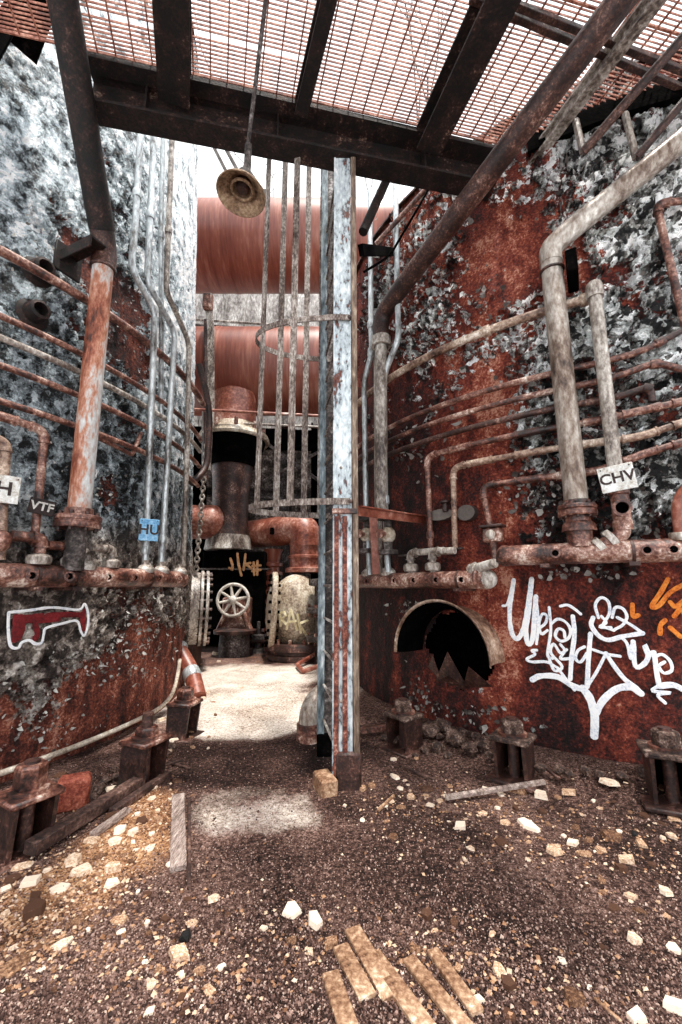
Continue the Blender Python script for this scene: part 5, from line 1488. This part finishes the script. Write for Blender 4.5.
pan = thing('rusty_panel', 'rusty upright panel between the handwheel and the pale valve', 'panel', at_y(262, 640, 11.4))
q = at_y(264, 625, 11.0)
MB().box((q.x, 11.0, .55), (.75, .06, 1.1), bev=.01).build('sheet', M['rust_pipe'], pan)
for sx in (-.3, 0, .3): MB().box((q.x + sx, 10.95, .55), (.04, .05, 1.1)).build('rib', M['rust_dark'], pan)
q = at_y(258, 645, 10.0)
sv = thing('small_valve', 'small dark valve on the ground between handwheel and pale valve', 'valve', (q.x, 10.0, 0))
MB().lathe([(.12, 0), (.12, .1), (.05, .12), (.05, .3), (.15, .32), (.15, .40), (.04, .42), (.04, .7), (.001, .71)], (q.x, 10.0, 0), (0, 0, 1), 16).build('body', M['dark_grey'], sv)
MB().cyl((q.x - .25, 10.0, .28), (q.x + .25, 10.0, .28), .07).build('pipe_run', M['rust_dark'], sv)

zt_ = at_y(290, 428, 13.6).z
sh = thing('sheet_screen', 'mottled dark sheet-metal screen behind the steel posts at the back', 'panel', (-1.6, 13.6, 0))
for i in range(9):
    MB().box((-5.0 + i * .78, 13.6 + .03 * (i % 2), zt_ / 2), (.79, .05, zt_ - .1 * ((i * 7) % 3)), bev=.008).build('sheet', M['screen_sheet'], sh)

# bare tree far behind
tr = thing('bare_tree', 'leafless tree standing far behind the gas ducts', 'tree', (-1.2, 19.0, 0))
rnd = random.Random(4)
tb_ = MB()
def branch(p, d, L, r, depth):
    q = p + d * L * .5 + Vector((rnd.uniform(-.1, .1), rnd.uniform(-.1, .1), 0)) * L * .4
    e = p + d * L
    tb_.tube([p, q, e], [r, r * .85, r * .65], 6 if depth > 1 else 10, cap=False)
    if depth >= 5: return
    for _ in range(2 if depth else 4):
        nd = (d + Vector((rnd.uniform(-.75, .75), rnd.uniform(-.75, .75), rnd.uniform(-.15, .5)))).normalized()
        branch(p.lerp(e, rnd.uniform(.7, 1)), nd, L * rnd.uniform(.6, .82), r * .58, depth + 1)
branch(Vector((-1.2, 19, 0)), Vector((-.03, 0, 1)), 11.5, .26, 0)
tb_.build('trunk_and_branches', M['branch'], tr)
# ------------------------------------------------------------------ things on the ground
def anchor(label, px, py, T, grp, w=.30, hex_h=.13, hh=.40, gap=0.0):
    """an anchor chair: top plate on two gussets, washer, nut and bolt"""
    base = on_ground(px, py)
    th, _ = T.tz(base); N = T.n(th)
    dist = math.hypot(base.x - T.cx, base.y - T.cy) - T.R
    if dist < .17: base = T.pt(th, base.z, .17)
    X = Vector((0, 0, 1)).cross(N).normalized(); Z = Vector((0, 0, 1))
    base.z = gz(base.x, base.y) - .02
    r = thing('anchor_chair', label, 'anchor bolt', base, grp)
    zt = hh
    MB().box(base + Z * zt, (w, w * .95, .035), (X, N, Z), .010).build('top_plate', M['crust'] if T is TR else M['rust_pipe'], r)
    for sx in (-1, 1):
        MB().hull([base + X * (sx * w * .36 + e) + N * n_ + Z * z for e in (-.012, .012) for (n_, z) in ((-w * .45, 0), (w * .30, 0), (w * .43, zt - .01), (-w * .45, zt - .01))]).build('gusset', M['rust_dark'], r)
    MB().box(base + Z * .015 , (w * 1.2, w * 1.1, .03), (X, N, Z), .008).build('foot_plate', M['rust_dark'], r)
    MB().box(base - N * w * .42 + Z * zt * .5, (w * .7, .02, zt), (X, N, Z)).build('back_plate', M['black_and_shade'], r)
    MB().lathe([(.01, 0), (.11, 0), (.11, .02), (.01, .02)], base + Z * (zt + .018), Z, 20).build('washer', M['rust_pipe'], r)
    MB().lathe([(.001, 0), (.082, 0), (.085, .01), (.085, hex_h - .015), (.075, hex_h), (.001, hex_h)], base + Z * (zt + .038), Z, 6).build('nut', M['crust'] if T is TR else M['rust_pipe'], r, ang=.3)
    MB().cyl(base + Z * (.02), base + Z * (zt + .04 + hex_h + (.10 if hex_h < .08 else .015)), .042, n=12).build('bolt_shaft', M['rust_dark'], r)
    return r
GA = 'anchor bolt chairs around the grey tank'; GB = 'anchor bolt chairs around the red tank'
anchor('big anchor bolt chair of the grey tank with a hexagonal nut, beside the red brick', 22, 850, TL, GA, .29, .13, .32)
anchor('tall-bolted anchor chair of the grey tank, middle of its row', 143, 784, TL, GA, .29, .06, .34)
anchor('anchor bolt chair of the grey tank by the bent drain pipe', 183, 736, TL, GA, .28, .10, .34)
anchor('crusted anchor bolt chair of the red tank just behind the ladder', 404, 748, TR, GB, .29, .09, .31)
anchor('crusted anchor bolt chair of the red tank under the big white tag', 515, 776, TR, GB, .30, .09, .31)
anchor('crusted anchor bolt chair of the red tank at the frame edge', 673, 797, TR, GB, .32, .10, .34)

# hose along the foot of the grey tank
P = [(-30, 788), (0, 780), (30, 773), (62, 765), (100, 750), (135, 733), (160, 718), (172, 700), (177, 684), (180, 665)]
q = [TL.flat(TL.hit(px, py - 6, .07)) for px, py in P]
for v in q: v.y = max(v.y, .06)
run = [TL.unflat(v, .07) for v in densify(catmull(q, 6), .06)]
tag(MB().tube(run, .024, 10).build('hose', M['cable']), 'cream hose running along the foot of the grey tank', 'hose')
# drain elbows
a, b_, c = at_y(178, 648, 6.7), at_y(192, 672, 6.5), on_ground(198, 698)
pipe3('drain_elbow', 'red and white bent drain pipe at the foot of the grey tank', [TL.pt(TL.tz(a)[0], a.z, -.05), a, b_, Vector((c.x, c.y, -.02))], .115, M['orange_pipe'], rad=.2, collars=[(b_ + Vector((.02, 0, -.05)), .16, 1.08), (a, .14, 1.08)], mat2=M['white_pipe'])
c = on_ground(309, 740); t_ = at_y(309, 712, c.y)
de = thing('drain_elbow', 'pale elbow stub with a rust collar just behind the ladder', 'pipe', c)
up = at_y(325, 690, c.y + .25)
MB().tube(fillet([Vector((c.x, c.y, 0)), t_ + Vector((0, 0, .03)), up, up + Vector((.25, .1, .1))], .15, 6), .105, 18).build('elbow', M['cream_pipe'], de)
MB().lathe([(.10, -.02), (.125, -.02), (.125, .05), (.115, .055), (.115, .075), (.125, .08), (.125, .15), (.10, .16)], (c.x, c.y, .0), (0, 0, 1), 20).build('collar', M['rust_pipe'], de)
# bent rod on the far ground
P = [on_ground(322, 660, .2), on_ground(297, 668, .06), on_ground(303, 674, .04), on_ground(322, 672, .12)]
tag(MB().tube(fillet(P, .05), .04, 8).build('bent_rod', M['orange_pipe']), 'reddish bent rod lying in front of the pale valve', 'rod')

# brick and rubble at the anchor chairs
def lump(c, s, n=12, fl=.6, rnd=random):
    pts = []
    for _ in range(n):
        v = Vector((rnd.gauss(0, 1), rnd.gauss(0, 1), rnd.gauss(0, 1))).normalized()
        pts.append(c + Vector((v.x * s * rnd.uniform(.6, 1), v.y * s * rnd.uniform(.6, 1), v.z * s * fl * rnd.uniform(.6, 1))))
    return pts
b_ = on_ground(72, 808)
tag(MB().box(b_ + Vector((0, 0, .10)), (.20, .13, .21), (Vector((.9, .43, 0)), Vector((-.43, .9, 0)), Vector((0, 0, 1))), .02).build('brick_block', M['brick']), 'rough red block standing beside the big anchor chair', 'brick')
def board(name, label, p, q, w, t, mat, dz=0.0, grp=None, dz2=None):
    a, b = on_ground(*p, t / 2 + dz), on_ground(*q, t / 2 + (dz if dz2 is None else dz2))
    mb = MB()
    L = (b - a); k = max(3, int(L.length / .12)); Y = L.normalized(); X = Y.cross(Vector((0, 0, 1))).normalized(); Z = X.cross(Y)
    mb.bar(a, b, w, t, bev=.004)
    o = mb.build(name, M[mat]); return tag(o, label, 'plank' if name != 'stick' else 'stick', grp)
board('timber_plank', 'dark edging plank along the grey tank, close to the brick', (28, 862), (140, 790), .09, .07, 'wood_dark', dz=.03)
board('timber_plank', 'weathered grey plank pointing down the passage', (178, 872), (178, 798), .085, .03, 'wood')
board('timber_plank', 'thin dark strip lying next to the weathered grey plank', (189, 890), (189, 800), .02, .02, 'wood_dark')
board('timber_plank', 'short charred plank end near the middle anchor chair', (112, 815), (168, 776), .06, .04, 'wood_dark')
board('timber_plank', 'grey broken plank piece near the brick', (92, 838), (128, 812), .05, .03, 'wood')
board('stick', 'long pale stick lying in front of the hood', (446, 803), (545, 787), .035, .03, 'wood', dz=.02)
board('stick', 'thin tan stick near the ladder foot', (378, 812), (394, 797), .02, .02, 'tile_board')
board('stick', 'thin stick by the bottom edge of the ground', (594, 1000), (622, 1024), .012, .012, 'tile_board')
board('stick', 'twig crossing another beside the weathered plank', (155, 772), (182, 764), .018, .018, 'wood_dark', dz=.02)
board('stick', 'twig lying under another beside the weathered plank', (158, 760), (190, 770), .018, .018, 'wood_dark')
board('stick', 'dark stick on the ground beside the anchor behind the ladder', (402, 768), (432, 780), .02, .02, 'wood_dark')
board('stick', 'dark iron strip beside the crusted anchor under the tag', (540, 765), (560, 780), .03, .02, 'rust_dark')
# boards at the bottom of the frame
GBD = 'tan boards half buried at the bottom'
for (p, q, w, lb) in (((352, 930), (392, 1000), .075, 'long tan board in the buried row, with a rounded top end'), ((340, 948), (368, 1000), .07, 'tan board in the buried row, ending at a grey chip'), ((372, 955), (430, 1035), .07, 'broad tan board running out of the frame bottom'),
                      ((330, 975), (352, 1040), .07, 'pale tan board lowest of the buried row'), ((408, 960), (470, 1035), .06, 'reddish tan board on the far side of the buried row'), ((432, 952), (478, 1015), .055, 'thin tan board at the outer end of the buried row')):
    board('buried_board', lb, p, q, w, .02, 'tile_board', dz=-.004, grp=GBD)

# rubble chips
def chip_mesh(seed, flat):
    rnd = random.Random(seed); pts = []
    k = rnd.choice((4, 5, 5, 6)); a0 = rnd.uniform(0, 6)
    asp = rnd.uniform(.55, .95)
    for i in range(k):
        a = a0 + 2 * PI * i / k + rnd.uniform(-.3, .3)
        x, y = math.cos(a) * .5 * rnd.uniform(.85, 1.1), math.sin(a) * .5 * asp * rnd.uniform(.85, 1.1)
        pts += [Vector((x, y, 0)), Vector((x * .88, y * .88, flat))]
    mb = MB().hull(pts)
    me = bpy.data.meshes.new('chip'); me.from_pydata(mb.v, [], mb.f); me.update(); me.materials.append(M['chip'])
    return me
CH = [chip_mesh(i, .16 + .05 * (i % 4)) for i in range(12)]
used_spots = []
def chip(px, py, wpx, label, grp, name='stone_chip', me=None, rnd=random, mat=None):
    p = on_ground(px, py)
    s = max(wpx / ppm(p), .012)
    o = bpy.data.objects.new(name, me or rnd.choice(CH)); COL.objects.link(o)
    o.location = p + Vector((0, 0, -.003)); o.scale = (s, s, s * rnd.uniform(.6, 1.0))
    o.rotation_euler = (rnd.uniform(-.15, .15), rnd.uniform(-.15, .15), rnd.uniform(0, 6.28))
    used_spots.append((p.x, p.y, s / 2))
    return tag(o, label, 'stone', grp)
# those the eye picks out one by one
NAMED = [(35, 898, 20, 'large cream tile piece in the cluster below the big anchor chair'), (32, 915, 30, 'broad orange-tan stone below the large cream tile piece'), (14, 968, 34, 'flat tan slab with a pale edge near the frame corner'), (113, 870, 20, 'cream tile piece at the top of the chip cluster'),
         (180, 956, 28, 'pale square tile piece beside the black lump'), (213, 899, 15, 'pale chip alone above the black lump'), (192, 923, 14, 'white flat chip by the black lump'), (292, 912, 24, 'pale tile square, first of two above the buried boards'), (315, 922, 26, 'pale tile square, second of two above the buried boards'),
         (331, 945, 20, 'white pointed chip touching the buried boards'), (152, 985, 14, 'cream pointed chip near the bottom of the ground'), (520, 792, 22, 'yellow-cream tile piece at the end of the pale stick'), (540, 796, 22, 'grey-white paper-like flake beside the pale stick'), (570, 794, 18, 'grey-white flake next past the pale stick'),
         (609, 783, 22, 'pale square tile lying before the crusted red tank wall'), (528, 826, 24, 'long cream stone in the upper chip scatter'), (501, 843, 16, 'tan chip below the long cream stone'), (555, 852, 20, 'long pale chip in the middle of the scatter'), (584, 854, 16, 'rounded pale chip in the middle of the scatter'),
         (628, 862, 20, 'cream chip below the black stone'), (675, 1008, 28, 'large cream tile piece at the corner of the frame'), (508, 985, 20, 'yellowish chip near the bottom, above the thin stick'), (500, 972, 20, 'yellow-cream pair of chips by the buried boards'), (640, 912, 15, 'pink-tan chip alone on the dark dirt'),
         (634, 940, 16, 'pale triangular chip on the dark dirt'), (575, 1000, 24, 'long tan splinter stone near the bottom'), (638, 1020, 26, 'tan stone at the bottom edge of the ground'), (665, 892, 17, 'oval tan pebble by the frame edge'), (500, 905, 0, ''), (400, 990, 14, 'grey-white chip on top of the buried boards'), (612, 838, 24, 'cream long stone beside the black stone'), (460, 828, 18, 'cream chip below the pale stick')]
rr_ = random.Random(21)
for (px, py, w, lb) in NAMED:
    if w: chip(px, py, w, lb, None, rnd=rr_)
lm = MB().hull(lump(Vector((0, 0, .35)), .5, 18, .7, random.Random(3)))
me = bpy.data.meshes.new('lump'); me.from_pydata(lm.v, [], lm.f); me.materials.append(M['coal'])
o = chip(185, 940, 17, 'black coal lump beside the pale square tile', None, 'coal_lump', me, rr_); o['category'] = 'lump'
o = chip(634, 835, 9, 'small black stone among cream chips in the scatter', None, 'coal_lump', me, rr_); o['category'] = 'lump'
# the many small ones
CL = [('pale chips heaped below the grey tank', 92, [(60, 885, 40, 25, 14), (25, 925, 22, 30, 16), (130, 830, 18, 22, 12), (150, 800, 14, 14, 8), (100, 930, 50, 30, 7)], 'small pale chip in the heap below the grey tank anchors'),
      ('pale chips scattered before the red tank', 88, [(510, 840, 60, 22, 9), (590, 840, 60, 25, 9), (470, 805, 40, 10, 7), (540, 815, 80, 14, 8), (650, 850, 25, 40, 9), (400, 800, 30, 20, 8)], 'small pale chip scattered on the dirt before the red tank'),
      ('pale chips round the buried boards', 42, [(440, 960, 30, 22, 10), (300, 930, 30, 25, 9), (180, 985, 25, 20, 10), (470, 1000, 30, 20, 10), (600, 980, 50, 30, 9)], 'small pale chip lying round the buried tan boards'),
      ('small chips at the foot of the grey tank', 22, [(110, 790, 20, 10, 9), (160, 760, 14, 20, 9), (195, 720, 8, 16, 8)], 'small chip in the dirt along the grey tank foot'),
      ('small chips on the far ground', 18, [(240, 655, 30, 5, 6), (215, 700, 15, 12, 5), (290, 650, 15, 6, 6)], 'small chip on the far ground near the valves')]
for (grp, cnt, cs, lb) in CL:
    n = 0; tries = 0
    while n < cnt and tries < 4000:
        tries += 1
        c = rr_.choice(cs)
        px, py = rr_.gauss(c[0], c[2]), rr_.gauss(c[1], c[3])
        if not (3 < px < 679 and py < 1020 and py > 645): continue
        p = on_ground(px, py)
        if not (TL.outside(p.x, p.y, .05) and TR.outside(p.x, p.y, .05)): continue
        w = c[4] * rr_.uniform(.6, 1.7)
        s = w / ppm(p) / 2
        if any((p.x - a) ** 2 + (p.y - b) ** 2 < (s + r_) ** 2 for (a, b, r_) in used_spots): continue
        chip(px, py, w, lb, grp, rnd=rr_); n += 1

# lumps of debris heaped against the red tank
GD = 'debris lumps heaped at the foot of the red tank'
rd_ = random.Random(8)
for i, (px, py, s) in enumerate(((430, 735, .14), (445, 728, .11), (455, 742, .12), (438, 750, .08), (470, 752, .09), (395, 742, .09), (482, 748, .10), (560, 772, .06), (585, 772, .05), (540, 770, .06), (645, 775, .08), (425, 752, .06), (440, 738, .05), (462, 735, .07), (410, 735, .05), (475, 738, .06), (448, 757, .05), (490, 757, .05), (385, 740, .06), (570, 776, .045), (600, 776, .05), (622, 778, .05), (655, 770, .06), (415, 757, .04))):
    c = on_ground(px, py, s * .3)
    d_ = math.hypot(c.x - TR.cx, c.y - TR.cy) - TR.R
    if d_ < s: c += TR.n(TR.tz(c)[0]) * (s - d_)
    tag(MB().hull(lump(c, s, 34, .75, rd_)).build('debris_lump', M['crust'], smooth=False), 'rough lump of rust and fallen scale heaped against the red tank foot', 'debris', GD)
GD2 = 'grey rubble between the anchor chairs of the grey tank'
for (px, py, s) in ((98, 792, .07), (104, 783, .06), (118, 780, .06), (92, 800, .05), (165, 757, .06), (172, 748, .05), (112, 772, .05), (130, 800, .035)):
    c = on_ground(px, py, s * .3)
    tag(MB().hull(lump(c, s, 26, .75, rd_)).build('debris_lump', M['crust'], smooth=False), 'grey rubble lump lying between anchor chairs of the grey tank', 'debris', GD2)

# loose gravel: too fine to count
def gravel(n=52000):
    rnd = random.Random(77); V, Fc = [], []
    OC = [(0, 2, 4), (2, 1, 4), (1, 3, 4), (3, 0, 4), (2, 0, 5), (1, 2, 5), (3, 1, 5), (0, 3, 5)]
    made = 0
    while made < n:
        px, py = rnd.uniform(-130, 820), rnd.triangular(640, 1120, 1000)
        p = gnd(px, py)
        if p.y > 11 or not (TL.outside(p.x, p.y, .02) and TR.outside(p.x, p.y, .02)): continue
        pale = 180 < px < 330 and 655 < py < 740
        if pale and rnd.random() < .85: continue
        z = gz(p.x, p.y)
        s = rnd.uniform(.0025, .0056) * (1.8 if rnd.random() < .08 else 1)
        R_ = Matrix.Rotation(rnd.uniform(0, 6.28), 3, Vector((rnd.uniform(-1, 1), rnd.uniform(-1, 1), rnd.uniform(-1, 1))).normalized())
        o = len(V); c = Vector((p.x, p.y, z + s * .3))
        for q in ((1, 0, 0), (-1, 0, 0), (0, 1, 0), (0, -1, 0), (0, 0, 1), (0, 0, -1)):
            V.append(c + R_ @ Vector(q) * s * rnd.uniform(.6, 1.3))
        Fc += [(a + o, b + o, c_ + o) for (a, b, c_) in OC]
        made += 1
    me = bpy.data.meshes.new('gravel'); me.from_pydata(V, [], Fc); me.materials.append(M['gravel'])
    o = bpy.data.objects.new('gravel', me); COL.objects.link(o)
    tag(o, 'fine rusty gravel strewn over the dirt floor', 'gravel', kind='stuff')
gravel()

def chippings(n=2600):
    """fine pale chippings in the same drifts"""
    rnd = random.Random(31); V, Fc = [], []
    spots = [(60, 880, 50, 28), (25, 935, 25, 30), (130, 835, 22, 24), (150, 805, 14, 16), (110, 935, 60, 32), (520, 835, 90, 22), (440, 805, 50, 12), (600, 850, 70, 25), (440, 965, 45, 28), (180, 985, 40, 25), (300, 940, 50, 30), (560, 975, 90, 35)]
    OC = [(0, 2, 4), (2, 1, 4), (1, 3, 4), (3, 0, 4), (2, 0, 5), (1, 2, 5), (3, 1, 5), (0, 3, 5)]
    made = 0
    while made < n:
        c = spots[min(int(rnd.random() ** 1.6 * len(spots)), len(spots) - 1)]
        px, py = rnd.gauss(c[0], c[2]), rnd.gauss(c[1], c[3])
        if py < 770: continue
        p = gnd(px, py)
        if not (TL.outside(p.x, p.y, .1) and TR.outside(p.x, p.y, .05)): continue
        s = rnd.uniform(.005, .013)
        z = gz(p.x, p.y)
        R_ = Matrix.Rotation(rnd.uniform(0, 6.28), 3, 'Z') @ Matrix.Rotation(rnd.uniform(-.5, .5), 3, 'X')
        o = len(V)
        for q in ((1, 0, 0), (-1, 0, 0), (0, 1, 0), (0, -1, 0), (0, 0, .6), (0, 0, -.5)):
            V.append(Vector((p.x, p.y, z + s * .35)) + R_ @ Vector(q) * s * rnd.uniform(.6, 1.3))
        Fc += [(a + o, b + o, c_ + o) for (a, b, c_) in OC]
        made += 1
    me = bpy.data.meshes.new('chippings'); me.from_pydata(V, [], Fc); me.materials.append(M['chippings'])
    o = bpy.data.objects.new('gravel', me); COL.objects.link(o)
    tag(o, 'drifts of fine cream and orange chippings on the dirt', 'gravel', kind='stuff')
chippings()
# ------------------------------------------------------------------ light and camera
w = bpy.data.worlds.new('overcast'); S.world = w; w.use_nodes = True
bg = w.node_tree.nodes['Background']
bg.inputs[0].default_value = (.96, .98, 1.0, 1); bg.inputs[1].default_value = 1.25
sun = bpy.data.lights.new('sun', 'SUN'); sun.energy = 3.2; sun.angle = math.radians(4); sun.color = (1, .95, .88)
so = bpy.data.objects.new('sun', sun); COL.objects.link(so)
so.location = (0, 0, 20)
sd = Vector((-.10, .16, -1.0)).normalized()          # the way the light travels
so.rotation_euler = sd.to_track_quat('-Z', 'Y').to_euler()

cam = bpy.data.cameras.new('camera'); co = bpy.data.objects.new('camera', cam); COL.objects.link(co)
cam.sensor_fit = 'VERTICAL'; cam.sensor_height = 24.0
cam.lens = F / HH * 24.0
cam.clip_start = .02; cam.clip_end = 200
co.location = (0, 0, CAMZ)
co.rotation_euler = (math.radians(90) + PITCH, 0, 0)
S.camera = co
S.view_settings.view_transform = 'Standard'; S.view_settings.look = 'None'
S.view_settings.exposure = 0.68; S.view_settings.gamma = 1.0
S.view_settings.use_curve_mapping = False
for o in list(S.objects):
    for k in ('_o', '_run'):
        if k in o: del o[k]
